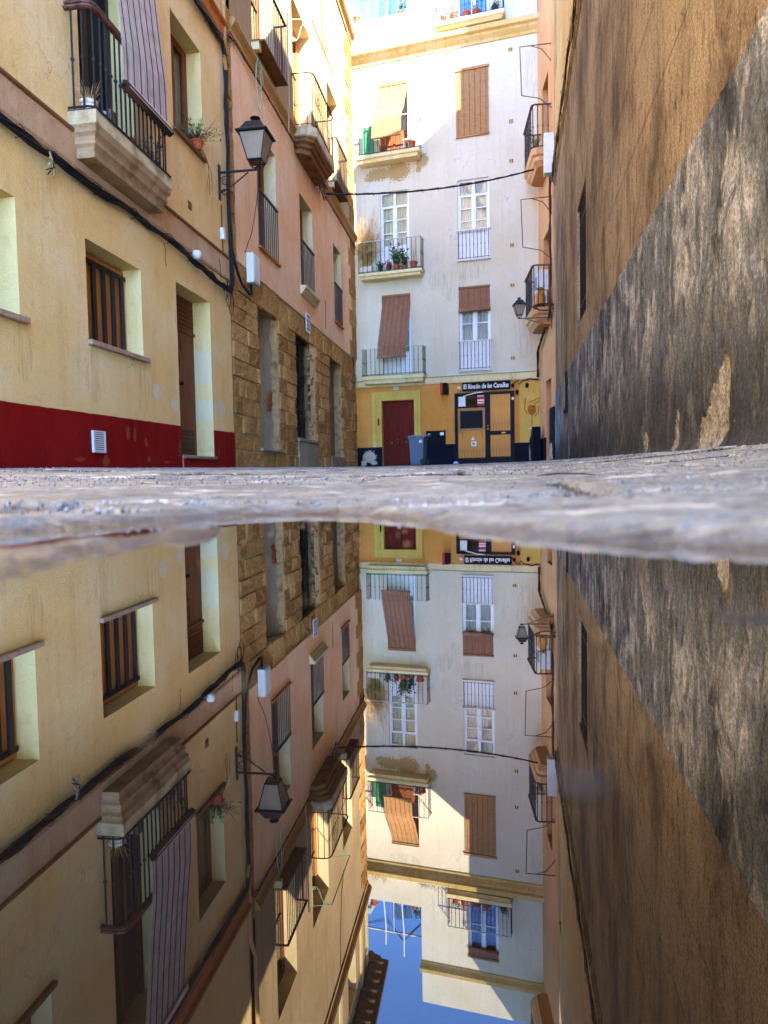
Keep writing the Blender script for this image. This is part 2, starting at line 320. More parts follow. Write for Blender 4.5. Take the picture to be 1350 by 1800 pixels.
# ------------------------------------------------------------------ mesh helpers
class MB:
    def __init__(s): s.v = []; s.f = []
    def add(s, vs_, fs_):
        o = len(s.v); s.v += [tuple(v) for v in vs_]; s.f += [tuple(i + o for i in f) for f in fs_]; return s
    def box(s, x0, x1, y0, y1, z0, z1):
        return s.add([(x0, y0, z0), (x1, y0, z0), (x1, y1, z0), (x0, y1, z0), (x0, y0, z1), (x1, y0, z1), (x1, y1, z1), (x0, y1, z1)],
                     [(0, 3, 2, 1), (4, 5, 6, 7), (0, 1, 5, 4), (1, 2, 6, 5), (2, 3, 7, 6), (3, 0, 4, 7)])
    def tube(s, pts, r, seg=6, closed=False, flat=1.0):
        pts = [Vector(p) for p in pts]; n = len(pts); rings = []
        up_ = None
        for i, p in enumerate(pts):
            a = pts[(i - 1) % n] if (i > 0 or closed) else p; b = pts[(i + 1) % n] if (i < n - 1 or closed) else p
            t = (b - a).normalized() if (b - a).length > 1e-9 else Vector((0, 0, 1))
            if up_ is None: up_ = Vector((0, 0, 1)) if abs(t.z) < .9 else Vector((1, 0, 0))
            sx = t.cross(up_)
            if sx.length < 1e-6: sx = t.orthogonal()
            sx.normalize(); uz = sx.cross(t).normalized(); up_ = uz
            rr = r[i] if isinstance(r, (list, tuple)) else r
            rings.append([p + sx * math.cos(2 * math.pi * k / seg + .39) * rr + uz * math.sin(2 * math.pi * k / seg + .39) * rr * flat for k in range(seg)])
        vs_ = [q for g in rings for q in g]; fs_ = []
        for i in range(n if closed else n - 1):
            for k in range(seg):
                a = i * seg + k; b = i * seg + (k + 1) % seg; j = ((i + 1) % n) * seg
                fs_.append((a, b, j + (k + 1) % seg, j + k))
        if not closed: fs_ += [tuple(range(seg))[::-1], tuple((n - 1) * seg + k for k in range(seg))]
        return s.add(vs_, fs_)
    def lathe(s, prof, c=(0, 0, 0), seg=16):
        vs_ = [(c[0] + r * math.cos(2 * math.pi * k / seg), c[1] + r * math.sin(2 * math.pi * k / seg), c[2] + z) for r, z in prof for k in range(seg)]
        fs_ = [(i * seg + k, i * seg + (k + 1) % seg, (i + 1) * seg + (k + 1) % seg, (i + 1) * seg + k) for i in range(len(prof) - 1) for k in range(seg)]
        fs_ += [tuple(range(seg))[::-1], tuple((len(prof) - 1) * seg + k for k in range(seg))]
        return s.add(vs_, fs_)
    def prism_s(s, prof, s0, s1):
        """closed (y,z) profile swept along local x"""
        n = len(prof); vs_ = [(s0, y, z) for y, z in prof] + [(s1, y, z) for y, z in prof]
        fs_ = [(i, (i + 1) % n, n + (i + 1) % n, n + i) for i in range(n)] + [tuple(range(n))[::-1], tuple(range(n, 2 * n))]
        return s.add(vs_, fs_)
    def plate(s, pts, y0, y1):
        """closed (x,z) outline extruded between y0 (front) and y1"""
        n = len(pts); vs_ = [(x, y0, z) for x, z in pts] + [(x, y1, z) for x, z in pts]
        fs_ = [(i, (i + 1) % n, n + (i + 1) % n, n + i) for i in range(n)] + [tuple(range(n)), tuple(range(n, 2 * n))[::-1]]
        return s.add(vs_, fs_)
    def mesh(s, name, mat, smooth=False, off=(0, 0, 0), fix=False):
        me = D.meshes.new(name); me.from_pydata([(v[0] - off[0], v[1] - off[1], v[2] - off[2]) for v in s.v], [], s.f)
        if mat: me.materials.append(MATS[mat])
        if smooth: me.polygons.foreach_set('use_smooth', [True] * len(me.polygons))
        me.update()
        if fix:
            import bmesh
            bm = bmesh.new(); bm.from_mesh(me); bmesh.ops.recalc_face_normals(bm, faces=bm.faces); bm.to_mesh(me); bm.free()
        return me
    def build(s, name, mat, parent=None, smooth=False, off=(0, 0, 0), bevel=0, fix=True):
        o = D.objects.new(name, s.mesh(name, mat, smooth, off, fix)); col.objects.link(o)
        if parent is not None: o.parent = parent
        if bevel:
            b = o.modifiers.new('bevel', 'BEVEL'); b.width = bevel; b.segments = 2; b.limit_method = 'ANGLE'; b.angle_limit = R(40)
        return o
def bx(name, mat, parent, *a, bevel=0): return MB().box(*a).build(name, mat, parent, bevel=bevel)
def inst(name, me, parent, loc=(0, 0, 0), rot=None):
    o = D.objects.new(name, me); col.objects.link(o); o.parent = parent; o.location = loc
    if rot: o.rotation_euler = rot
    return o
def tag(o, label=None, cat=None, group=None, kind=None):
    for k, v in (('label', label), ('category', cat), ('group', group), ('kind', kind)):
        if v: o[k] = v
    return o
class Frame:
    def __init__(s, loc, deg): s.m = Matrix.Translation((*loc, 0)) @ Matrix.Rotation(R(deg), 4, 'Z')
    def w(s, a, y, z): return s.m @ Vector((a, y, z))
FA = Frame((-3.8, 0), 81.6)      # left side of the lane: x runs away from the camera, y into the wall
FW = Frame((0, 23.3), -17.5)     # white building: x runs to the right
FR = Frame((1.15, 0), -100.3)    # right wall: x runs towards the camera
FO = Frame((4.60, 18.95), -94.0) # orange building
def building(name, label, frame):
    e = D.objects.new(name, None); col.objects.link(e); e.matrix_world = frame.m; e.empty_display_size = .3
    return tag(e, label, 'building')
def thing(name, label, cat, frame, s, y, z, group=None):
    e = D.objects.new(name, None); col.objects.link(e); e.empty_display_size = .1
    e.matrix_world = frame.m @ Matrix.Translation((s, y, z)); return tag(e, label, cat, group)
def single(name, mb, mat, frame, s, y, z, label, cat, group=None, smooth=False, bevel=0):
    """one-mesh thing whose MB is given in coordinates local to its own base point"""
    o = mb.build(name, mat, None, smooth, bevel=bevel); o.matrix_world = frame.m @ Matrix.Translation((s, y, z))
    return tag(o, label, cat, group)
def wall(parent, mat, s0, s1, z0, z1, holes=(), y=0.0, name='wall', grooves=(), gdepth=.007):
    xs = sorted({s0, s1, *[h[0] for h in holes], *[h[1] for h in holes]}); zs = {z0, z1, *[h[2] for h in holes], *[h[3] for h in holes]}
    for g in grooves: zs |= {g - .006, g + .006}
    zs = sorted(zs); xs = [x for x in xs if s0 <= x <= s1]; zs = [z for z in zs if z0 <= z <= z1]
    # keep long strips short so that reflections and bump stay stable
    m = MB()
    for i in range(len(xs) - 1):
        for j in range(len(zs) - 1):
            a, b, c, d = xs[i], xs[i + 1], zs[j], zs[j + 1]; mx, mz = (a + b) / 2, (c + d) / 2
            if any(h[0] < mx < h[1] and h[2] < mz < h[3] for h in holes): continue
            g = any(abs(mz - q) < .006 for q in grooves)
            yy = y + (gdepth if g else 0)
            m.add([(a, yy, c), (b, yy, c), (b, yy, d), (a, yy, d)], [(0, 1, 2, 3)])
            if g: m.add([(a, y, c), (b, y, c), (b, yy, c), (a, yy, c), (a, y, d), (b, y, d), (b, yy, d), (a, yy, d)], [(0, 1, 2, 3), (7, 6, 5, 4)])
    return m.build(name, mat, parent, fix=False)
def reveal(parent, mat, h, depth, y=0.0, name='window_reveal', bottom=True):
    a, b, c, d = h[:4]; e = .0
    m = MB(); y1 = y + depth
    m.add([(a, y, c), (a, y, d), (a, y1, d), (a, y1, c)], [(0, 1, 2, 3)][:1])
    m.add([(b, y, c), (b, y, d), (b, y1, d), (b, y1, c)], [(3, 2, 1, 0)])
    m.add([(a, y, d), (b, y, d), (b, y1, d), (a, y1, d)], [(0, 1, 2, 3)])
    if bottom: m.add([(a, y, c), (b, y, c), (b, y1, c), (a, y1, c)], [(3, 2, 1, 0)])
    return m.build(name, mat, parent, fix=False)
def body(parent, mat, s0, s1, depth, z1, y0=.45):
    # the bulk of the house behind its street wall, open nowhere
    m = MB().box(s0, s1, y0, depth, -.3, z1)
    # cheeks that close the gap between street wall and bulk
    m.box(s0, s0 + .05, .02, y0, -.3, z1); m.box(s1 - .05, s1, .02, y0, -.3, z1); m.box(s0, s1, .02, y0, z1 - .05, z1 - .002)
    return m.build('house_body', mat, parent)
def moulding(parent, mat, s0, s1, z0, z1, out, y=0.0, name='string_course', kind='cyma'):
    h = z1 - z0
    if kind == 'cyma':
        p = [(y + .02, z0), (y - out * .25, z0), (y - out * .3, z0 + h * .25), (y - out * .55, z0 + h * .45), (y - out * .85, z0 + h * .6), (y - out * .9, z0 + h * .72), (y - out, z0 + h * .74), (y - out, z0 + h * .95), (y - out * .7, z1), (y + .02, z1)]
    else:
        p = [(y + .02, z0), (y - out, z0), (y - out, z1), (y + .02, z1)]
    return MB().prism_s(p, s0, s1).build(name, mat, parent)

_bars = {}
def bar_mesh(h, r, mat, knob=True, square=False):
    k = (round(h, 3), r, mat, knob, square)
    if k not in _bars:
        m = MB(); seg = 4 if square else 6
        pts = [(0, 0, 0), (0, 0, h)]
        m.tube(pts, r, seg)
        if knob:
            m.lathe([(r, h * .5 - .022), (r * 2.0, h * .5 - .006), (r * 2.0, h * .5 + .006), (r, h * .5 + .022)], (0, 0, 0), 6)
        _bars[k] = m.mesh('baluster', mat)
    return _bars[k]
def railing(part, s0, s1, yo, z0, z1, nfront, nside, bmat, rmat, r=.009, knob=True, round_=.0, railr=.022, y_in=0.0, sides=(True, True), lower=True):
    """balusters and handrail round a balcony; children of the balcony slab (origin of slab = frame origin)"""
    pts = []; c = round_
    a0 = [(s0, y_in)] if sides[0] else []
    if c:
        arc = lambda cx, cy, q0, q1: [(cx + c * math.cos(q0 + (q1 - q0) * k / 5), cy + c * math.sin(q0 + (q1 - q0) * k / 5)) for k in range(6)]
        pts = a0 + arc(s0 + c, yo + c, math.pi, 1.5 * math.pi) + arc(s1 - c, yo + c, 1.5 * math.pi, 2 * math.pi)
    else: pts = a0 + [(s0, yo), (s1, yo)]
    if sides[1]: pts += [(s1, y_in)]
    MB().tube([(x, y, z1) for x, y in pts], railr, 8, flat=.6).build('handrail', rmat, part)
    if lower: MB().tube([(x, y, z0 + .03) for x, y in pts], r * 1.1, 6).build('lower_rail', bmat, part)
    me = bar_mesh(z1 - z0, r, bmat, knob)
    for i in range(nfront):
        x = s0 + c * .6 + (s1 - s0 - c * 1.2) * i / (nfront - 1)
        yy = yo + (c * .25 if c and i in (0, nfront - 1) else 0)
        inst('baluster', me, part, (x, yy, z0))
    for k in range(1, nside + 1):
        yy = yo + (y_in - yo) * k / (nside + .6)
        if sides[0]: inst('baluster', me, part, (s0, yy, z0))
        if sides[1]: inst('baluster', me, part, (s1, yy, z0))
def casement(parent, h, y, mat='white_frame', rows=3, curtain='curtain', lower_panel=0.0, topl=0.0, fw_=.06, glassm='pane_glass'):
    """two-leaf window: frame part with its panes as sub-parts"""
    a, b, c, d = h; m = MB(); t = fw_
    m.box(a, b, y, y + .06, c, c + t); m.box(a, b, y, y + .06, d - t, d); m.box(a, a + t, y, y + .06, c + t, d - t); m.box(b - t, b, y, y + .06, c + t, d - t)
    mid = (a + b) / 2; m.box(mid - t * .6, mid + t * .6, y - .012, y + .05, c + t, d - t)
    z0 = c + t; z1 = d - t
    if topl:
        m.box(a + t, mid - t * .6, y + .003, y + .05, z1 - topl - .05, z1 - topl); m.box(mid + t * .6, b - t, y + .003, y + .05, z1 - topl - .05, z1 - topl)
    if lower_panel:
        for (x0, x1) in ((a + t, mid - t * .6), (mid + t * .6, b - t)):
            m.box(x0, x1, y + .012, y + .05, z0, z0 + lower_panel); m.box(x0 + .06, x1 - .06, y + .004, y + .02, z0 + .08, z0 + lower_panel - .08)
        z0 += lower_panel
    ztop = z1 - topl - .05 if topl else z1
    zs = [z0 + (ztop - z0) * i / rows for i in range(rows + 1)]
    panes = []
    for (x0, x1) in ((a + t, mid - t * .6), (mid + t * .6, b - t)):
        st = .035
        m.box(x0, x0 + st, y + .004, y + .05, z0, ztop); m.box(x1 - st, x1, y + .004, y + .05, z0, ztop)
        for i in range(rows + 1):
            zz = zs[i]; m.box(x0 + st, x1 - st, y + .006, y + .05, max(z0, zz - .018), min(ztop, zz + .018))
        for i in range(rows): panes.append((x0 + st, x1 - st, zs[i] + .018, zs[i + 1] - .018))
        if topl: panes.append((x0, x1, z1 - topl, z1))
    f = m.build('window', mat, parent)
    for (x0, x1, q0, q1) in panes:
        MB().box(x0, x1, y + .028, y + .033, q0, q1).build('pane', glassm, f)
    if curtain:
        n = 24; cm = MB()
        for i in range(n):
            x0 = a + t + (b - a - 2 * t) * i / n; x1 = a + t + (b - a - 2 * t) * (i + 1) / n
            y0 = y + .10 + .018 * math.sin(i * 1.9); y1 = y + .10 + .018 * math.sin((i + 1) * 1.9)
            cm.add([(x0, y0, c), (x1, y1, c), (x1, y1, d), (x0, y0, d)], [(0, 1, 2, 3)])
        cm.build('curtain', curtain, f)
    MB().box(a - .03, b + .03, y + .22, y + .24, c - .03, d + .03).build('dark_room', 'interior', f)
    return f
def slat_blind(name, label, frame, s0, s1, prof, n, mat, group=None, cordn=5, roll=.035, head=True, cordmat='blind_brown', shift=0.0, duty=.84):
    """roll-up blind of thin slats hanging along a (y,z) profile, origin at its top left"""
    oy, oz = prof[0]; e = thing(name, label, 'blind', frame, s0, oy, oz, group)
    # arc length sampling
    seg = [0]
    for i in range(len(prof) - 1): seg.append(seg[-1] + math.dist(prof[i], prof[i + 1]))
    L = seg[-1]
    def at(t):
        d = t * L
        for i in range(len(prof) - 1):
            if d <= seg[i + 1] + 1e-9:
                k = (d - seg[i]) / (seg[i + 1] - seg[i]); return (prof[i][0] + (prof[i + 1][0] - prof[i][0]) * k - oy, prof[i][1] + (prof[i + 1][1] - prof[i][1]) * k - oz)
        return (prof[-1][0] - oy, prof[-1][1] - oz)
    m = MB(); w = s1 - s0; pitch = L / n
    for i in range(n):
        ya, za = at((i + .06) / n); yb, zb = at((i + .06 + duty) / n); sh = shift * (i / n); j = rnd(-.004, .004)
        tx, tz = yb - ya, zb - za; q = math.hypot(tx, tz) or 1; nx, nz = tz / q * .005, -tx / q * .005
        m.add([(sh + j, ya, za), (w + sh + j, ya, za), (w + sh + j, yb, zb), (sh + j, yb, zb), (sh + j, ya - nx, za - nz), (w + sh + j, ya - nx, za - nz), (w + sh + j, yb - nx, zb - nz), (sh + j, yb - nx, zb - nz)],
              [(0, 1, 2, 3), (7, 6, 5, 4), (0, 3, 7, 4), (1, 5, 6, 2), (0, 4, 5, 1), (3, 2, 6, 7)])
    m.build('slats', mat, e)
    for k in range(cordn):
        x = w * (k + .5) / cordn
        MB().tube([(x + shift * i / 20, at(i / 20)[0] - .008, at(i / 20)[1]) for i in range(21)], .0045, 4).build('cord', cordmat, e)
    if roll:
        y, z = at(1.0); sp = []
        MB().tube([(shift - .01, y, z - roll * .6), (w + shift + .01, y, z - roll * .6)], roll, 10).build('rolled_end', mat if cordmat != 'blind_brown' or mat != 'blind_pale' else 'blind_brown', e, smooth=True)
    if head: MB().box(-.02, w + .02, -.03, .03, -.02, .05).build('head_rail', mat, e)
    return e
def pot(name, label, frame, s, y, z, r, h, mat, plant=None, group=None, n=40, spread=.25, ph=.3, leaf='leaf', lsize=.035):
    e = thing(name, label, 'plant pot', frame, s, y, z, group)
    MB().lathe([(r * .68, 0), (r * .95, h * .78), (r * 1.08, h * .78), (r * 1.1, h), (r * .96, h), (r * .9, h * .86), (0.001, h * .86)], (0, 0, 0), 16).build('pot', mat, e, smooth=False)
    if plant:
        foliage(e, (0, 0, h * .86), plant, n, spread, ph, leaf, lsize)
    return e
def foliage(e, o, kind, n, spread, ph, leaf, lsize):
    st = MB(); lf = MB()
    for i in range(n):
        a = rnd(0, 6.283); q = spread * math.sqrt(random.random()); hh = ph * rnd(.45, 1.0); droop = rnd(0, .5) if kind == 'droop' else rnd(-.1, .15)
        pts = []
        for k in range(5):
            t = k / 4; pts.append((o[0] + math.cos(a) * q * t ** .8, o[1] + math.sin(a) * q * t ** .8, o[2] + hh * (t - droop * 2.0 * t * t)))
        st.tube(pts, [.0035, .003, .0026, .002, .0012], 4)
        if kind in ('leafy', 'droop'):
            for k in range(1, 5):
                for _ in range(2 if kind == 'leafy' else 1):
                    c = Vector(pts[k]); d = Vector((rnd(-1, 1), rnd(-1, 1), rnd(-.3, .8))).normalized(); u = d.orthogonal().normalized(); l = lsize * rnd(.6, 1.3)
                    lf.add([c, c + d * l * .5 + u * l * .28, c + d * l, c + d * l * .5 - u * l * .28], [(0, 1, 2, 3)])
    st.build('stems', 'twig' if kind != 'straw' else 'straw', e, fix=False)
    if lf.v: lf.build('leaves', leaf, e, fix=False)

# ------------------------------------------------------------------ ground
def sstep(a, b, x):
    t = max(0., min(1., (x - a) / (b - a))); return t * t * (3 - 2 * t)
RIM = [(-1.2, .05), (-.6, .22), (-.38, .36), (-.22, .40), (-.17, .45), (-.12, .53), (-.05, .565), (-.015, .53), (.02, .43), (.05, .365), (.075, .315), (.10, .285), (.14, .245), (.2, .20), (.34, .10), (.55, -.15), (.8, -.6)]
def rim(x):
    if x <= RIM[0][0]: return RIM[0][1] - (RIM[0][0] - x)
    for (a, b), (c, d) in zip(RIM, RIM[1:]):
        if x <= c: return b + (d - b) * (x - a) / (c - a)
    return RIM[-1][1] - (x - RIM[-1][0]) * 1.5
def n2(x, y, s, z=0.): return mnoise.noise(Vector((x * s, y * s, z)))
def ground_z(x, y):
    dd = max(y - rim(x), -1.3 - y, x - .75, -1.5 - x)
    w = 1 - sstep(1.0, 4.0, math.hypot(x, y))
    dd += (n2(x, y, 14) * .03 + n2(x, y, 45, 3.) * .012) * w
    if dd < 0: z = max(-.016, dd * .11)
    else: z = .0042 * sstep(0, .035, dd) + .0118 * dd
    wr = 1.15 + .1817 * y - x; wlf = x + 3.84 - .1477 * y
    near = math.exp(-max(0, y) / 12)
    if dd > 0:
        z += .095 * near * max(0, 1 - wr / 1.15) ** 1.4
        z += .065 * near * max(0, 1 - wlf / 3.2) ** 1.5
    # low stone standing out of the puddle on the left
    for (ax, ay, bx_, by_, wd, hh) in ((-.19, .06, -.158, .27, .115, .0152), (-.158, .27, -.11, .36, .055, .0152), (-.11, .36, -.088, .42, .020, .0150)):
        ex, ey = bx_ - ax, by_ - ay; t = max(0, min(1, ((x - ax) * ex + (y - ay) * ey) / (ex * ex + ey * ey)))
        d = math.hypot(x - ax - ex * t, y - ay - ey * t) / (wd * (1 - .25 * t))
        if d < 2 and dd < .02: z = max(z, -.014 + hh * math.exp(-d * d * .8) + (.0040 * n2(x, y, 42) + .002 * n2(x, y, 90)) * (1 if d < 1.3 else 0))
    z += .0016 * n2(x, y, 9, 1.) * sstep(.0, .25, dd) + .006 * n2(x, y, .9, 5.) * sstep(.6, 2.5, dd)
    return z
pav = MB()
gx = [-16 + i * 1.0 for i in range(11)] + [-5 + i * .1 for i in range(110)] + [6 + i * 1.0 for i in range(13)]
gy = [-10 + i * 1.0 for i in range(9)] + [-1 + i * .05 for i in range(60)] + [2 + i * .3 for i in range(80)] + [26 + i * 2.0 for i in range(5)]
pav.v = [(x, y, ground_z(x, y) - .011) for y in gy for x in gx]
nx_ = len(gx)
pav.f = [(j * nx_ + i, j * nx_ + i + 1, (j + 1) * nx_ + i + 1, (j + 1) * nx_ + i) for j in range(len(gy) - 1) for i in range(nx_ - 1)]
pavement = tag(pav.build('pavement', 'joint_dirt', fix=False, smooth=True), kind='structure')
ca, sa = math.cos(R(9.3)), math.sin(R(9.3))
nslab = 0
v = -1.9; row = 0
while v < 24.6:
    dv = rnd(.42, .62) if v < 9 else rnd(.6, .85)
    u = -4.3 - rnd(0, .5)
    while u < 2.6:
        du = rnd(.55, .95) if v < 9 else rnd(.7, 1.1)
        cu, cv = u + du / 2, v + dv / 2
        X = cu * ca + cv * sa; Y = -cu * sa + cv * ca
        if -3.84 + .1477 * Y - .5 < X < 1.15 + .1817 * Y + .5 and nslab < 298:
            dist = math.hypot(X, Y)
            vis = Y > -.6 and abs(X) < .56 * max(Y, 0) + .9
            if vis or dist < 2.4:
                res = .014 if dist < 1.3 and vis else (.03 if dist < 3 and vis else (.08 if dist < 9 else .2))
                na = max(4, int(du / res)); nb = max(4, int(dv / res)); g = .008 if dist < 3 else .011
                tx, ty = rnd(-.010, .010), rnd(-.010, .010); oz = rnd(-.008, .008); se = rnd(0, 99)
                m = MB(); ver = []; edg = []
                es = lambda k, n_: [0, .004 / max(du, .01)][0]
                us = [u + g, u + g + .012] + [u + g + .012 + (du - 2 * g - .024) * i / na for i in range(1, na)] + [u + du - g - .012, u + du - g]
                vv = [v + g, v + g + .012] + [v + g + .012 + (dv - 2 * g - .024) * i / nb for i in range(1, nb)] + [v + dv - g - .012, v + dv - g]
                for jj, q in enumerate(vv):
                    for ii, p in enumerate(us):
                        x = p * ca + q * sa; y = -p * sa + q * ca
                        ed = ii in (0, len(us) - 1) or jj in (0, len(vv) - 1)
                        z = ground_z(x, y) + (oz + tx * (p - cu) + ty * (q - cv)) * min(1, dist / 2.0)
                        fa = 1 if dist < 6 else 1.4
                        z += fa * (.0020 * n2(p, q * 1.5, 8, se) + .0022 * n2(p, q * 1.3, 23, se) + .0016 * abs(n2(p, q, 45, se))) * sstep(-.002, .005, z) - (.012 if ed else 0)
                        ver.append((x - X, y - Y, z)); edg.append(1. if ed else 0.)
                n_ = len(us)
                m.v = ver; m.f = [(j * n_ + i, j * n_ + i + 1, (j + 1) * n_ + i + 1, (j + 1) * n_ + i) for j in range(len(vv) - 1) for i in range(n_ - 1)]
                me_ = m.mesh('paving_slab', 'paving_stone', True); me_.attributes.new('edge', 'FLOAT', 'POINT').data.foreach_set('value', edg); o = D.objects.new('paving_slab', me_); col.objects.link(o); o.parent = pavement; o.location = (X, Y, 0); nslab += 1
        u += du
    v += dv; row += 1
wat = MB().box(-2.0, 1.3, -1.7, 1.2, -.03, 0.0)
tag(wat.build('puddle', 'puddle_water'), kind='structure')
for (x, y, r, lab) in ((.0185, .0665, .0026, 'tiny brown leaf crumb floating in the puddle near the lens, low centre right'), (.074, .140, .007, 'thin brown leaf shred floating in the puddle below the grey wall')):
    m = MB(); pts = [(x * 0 + r * (1 + .3 * math.sin(k * 2.3)) * math.cos(k * .7854), r * (.45 + .15 * math.cos(k * 1.7)) * math.sin(k * .7854), .0006 + .0003 * math.sin(k * 3.)) for k in range(8)]
    m.add([(0, 0, .001)] + pts + [(p[0], p[1], p[2] - .0005) for p in pts], [(0, 1 + k, 1 + (k + 1) % 8) for k in range(8)] + [(1 + k, 9 + k, 9 + (k + 1) % 8, 1 + (k + 1) % 8) for k in range(8)])
    o = m.build('leaf_fragment', 'joint_dirt'); o.location = (x, y, 0); tag(o, lab, 'leaf')

gm_ = MB(); rs = random.Random(77)
for i in range(2600):
    y = .5 + 5.5 * rs.random() ** 1.7; x = rs.uniform(-.62, .62) * y
    z = ground_z(x, y)
    if z < .003 or not (-3.8 + .1477 * y < x < 1.12 + .1817 * y): continue
    r_ = rs.uniform(.0008, .0028) * (.6 + .45 * y); a = rs.uniform(0, 3.14); c, d_ = math.cos(a) * r_, math.sin(a) * r_
    gm_.add([(x + c, y + d_, z + .002), (x - d_, y + c, z + .002), (x - c, y - d_, z + .002), (x + d_, y - c, z + .002), (x, y, z + .002 + r_ * .9), (x, y, z - .003)], [(0, 1, 4), (1, 2, 4), (2, 3, 4), (3, 0, 4), (1, 0, 5), (2, 1, 5), (3, 2, 5), (0, 3, 5)])
for i in range(1800):
    y = rs.uniform(2.5, 21); 
    x = (1.12 + .1817 * y - abs(rs.gauss(0, .12))) if i % 2 else (-3.78 + .1477 * y + abs(rs.gauss(0, .14)))
    z = ground_z(x, y); r_ = rs.uniform(.003, .012) * (.6 + .05 * y); a = rs.uniform(0, 3.14); c, d_ = math.cos(a) * r_, math.sin(a) * r_
    gm_.add([(x + c, y + d_, z + .002), (x - d_, y + c, z + .002), (x - c, y - d_, z + .002), (x + d_, y - c, z + .002), (x, y, z + .002 + r_ * .9), (x, y, z - .003)], [(0, 1, 4), (1, 2, 4), (2, 3, 4), (3, 0, 4), (1, 0, 5), (2, 1, 5), (3, 2, 5), (0, 3, 5)])
fd = MB()
for i in range(160):
    y = rs.uniform(.07, .52); x = rs.uniform(-.5, .5) * y; r_ = rs.uniform(.0002, .0008) * (.5 + 2 * y); a = rs.uniform(0, 3.14)
    if ground_z(x, y) > -.001: continue
    fd.add([(x + math.cos(a + k * 1.57) * r_ * (1.6 if k % 2 else .8), y + math.sin(a + k * 1.57) * r_, .0005) for k in range(4)] + [(x, y, .0009)], [(0, 1, 4), (1, 2, 4), (2, 3, 4), (3, 0, 4)])
tag(fd.build('floating_dust', 'straw', fix=False), 'fine dust and chaff floating on the puddle', 'dust', kind='stuff')
tag(gm_.build('grit', 'paving_stone', fix=False), 'loose grit and crumbs scattered over the paving', 'grit', kind='stuff')
for (x, y, lab, L, an) in ((.26, 1.02, 'short dark twig lying on the paving at the right', .085, .2),):
    m = MB(); m.tube([(L * (t - .5), .01 * math.sin(t * 5), .004 + .003 * math.sin(t * 3.1)) for t in (0, .2, .4, .6, .8, 1.)], [.0005, .0012, .0016, .0014, .0012, .0005], 5)
    o = m.build('twig', 'dark_wood', smooth=True); o.location = (x, y, ground_z(x, y) + .003); o.rotation_euler = (0, 0, an); tag(o, lab, 'twig')

# ================================================================== left: yellow house
A = building('yellow_house', 'yellow plastered house with dark red base on the left', FA)
WA = [(4.98, 5.93, 1.36, 2.32), (6.94, 8.03, 1.36, 2.32), (8.93, 10.0, .30, 2.43), (6.96, 8.04, 3.41, 5.9), (9.01, 9.93, 4.31, 5.71), (5.05, 5.95, 4.31, 5.71)]
UP = [(s, s + .95, 7.9, 9.8) for s in (5.0, 7.1, 9.1)] + [(s, s + .95, 4.31, 5.71) for s in (-6.5, -4.0, -1.5, 1.0, 3.0)]
wall(A, 'yellow_plaster', -12.0, 10.80, -.1, 11.5, WA + UP)
body(A, 'roof_body', -12.0, 10.80, 8.0, 11.5, .6)
for h in WA[:2]:
    reveal(A, 'cream_reveal', h, .24)
    w_ = MB().box(h[0], h[1], .235, .25, h[2], h[3]).build('window', 'interior', A)
    g = MB().box(h[0] - .0, h[1] - .03, .165, .185, h[3] - .13, h[3] - .085).build('window_grille', 'black_iron', A); MB().box(h[0], h[1] - .03, .166, .184, h[2] + .02, h[2] + .05).build('cross_bar', 'black_iron', g)
    nb = 6
    bm_ = MB().box(-.032, .032, -.012, .012, 0, h[3] - h[2] - .13).mesh('bar', 'black_iron')
    for i in range(nb): inst('bar', bm_, g, (h[0] + .05 + (h[1] - h[0] - .16) * i / (nb - 1), .175, h[2] + .02))
    sh = MB().box(h[0] + .0, h[1], .205, .235, h[2], h[3] - .02); 
    sl = sh.build('inner_shutter', 'orange_wood', w_)
    MB().box(h[0] - .02, h[1] + .06, -.055, .10, h[2] - .045, h[2] + .004).build('sill', 'sill_stone', A, bevel=.006)
# street door
h = WA[2]; reveal(A, 'cream_reveal', h, .27, name='door_reveal', bottom=False)
dr = MB().box(h[0], h[1], .25, .29, .33, 2.43).build('door', 'brown_door', A)
m = MB()
for i in range(6): z = 2.02 + i * .055; m.add([(h[0] + .04, .225, z), (h[1] - .04, .225, z), (h[1] - .04, .248, z + .045), (h[0] + .04, .248, z + .045)], [(0, 1, 2, 3)])
m.box(h[0], h[1], .224, .249, 1.96, 2.0); m.build('louvre', 'brown_door', dr)
m = MB()
for i in range(6): m.box(h[0] + .08, h[1] - .1, .232, .249, .40 + i * .05, .425 + i * .05)
m.build('lower_louvre', 'dark_wood', dr)
m = MB(); m.lathe([(.03, 0), (.034, .01), (.02, .02), (.03, .05), (.02, .065), (.002, .07)], (0, 0, 0), 12)
hd = m.build('door_knob', 'black_iron', dr, smooth=True); hd.rotation_euler = (R(90), 0, 0); hd.location = (9.48, .25, 1.27)
MB().box(9.28, 9.31, .235, .25, 1.22, 1.27).build('keyhole', 'black_iron', dr)
m = MB()   # scratched tag
for pts in ([(9.18, 1.85), (9.3, 1.87), (9.2, 1.72), (9.33, 1.74)], [(9.38, 1.72), (9.44, 1.84), (9.5, 1.71)], [(9.4, 1.77), (9.5, 1.78)], [(9.55, 1.9), (9.57, 1.7)], [(9.2, 1.62), (9.28, 1.5), (9.33, 1.63)], [(9.45, 1.6), (9.62, 1.62), (9.52, 1.6), (9.5, 1.48)]):
    m.tube([(a, .248, b) for a, b in pts], .004, 4)
m.build('scratched_tag', 'dark_wood', dr)
MB().prism_s([(.24, .33), (-.045, .315), (-.045, .275), (.24, .27)], 8.98, 10.02).build('doorstep', 'step_stone', A, bevel=.008)
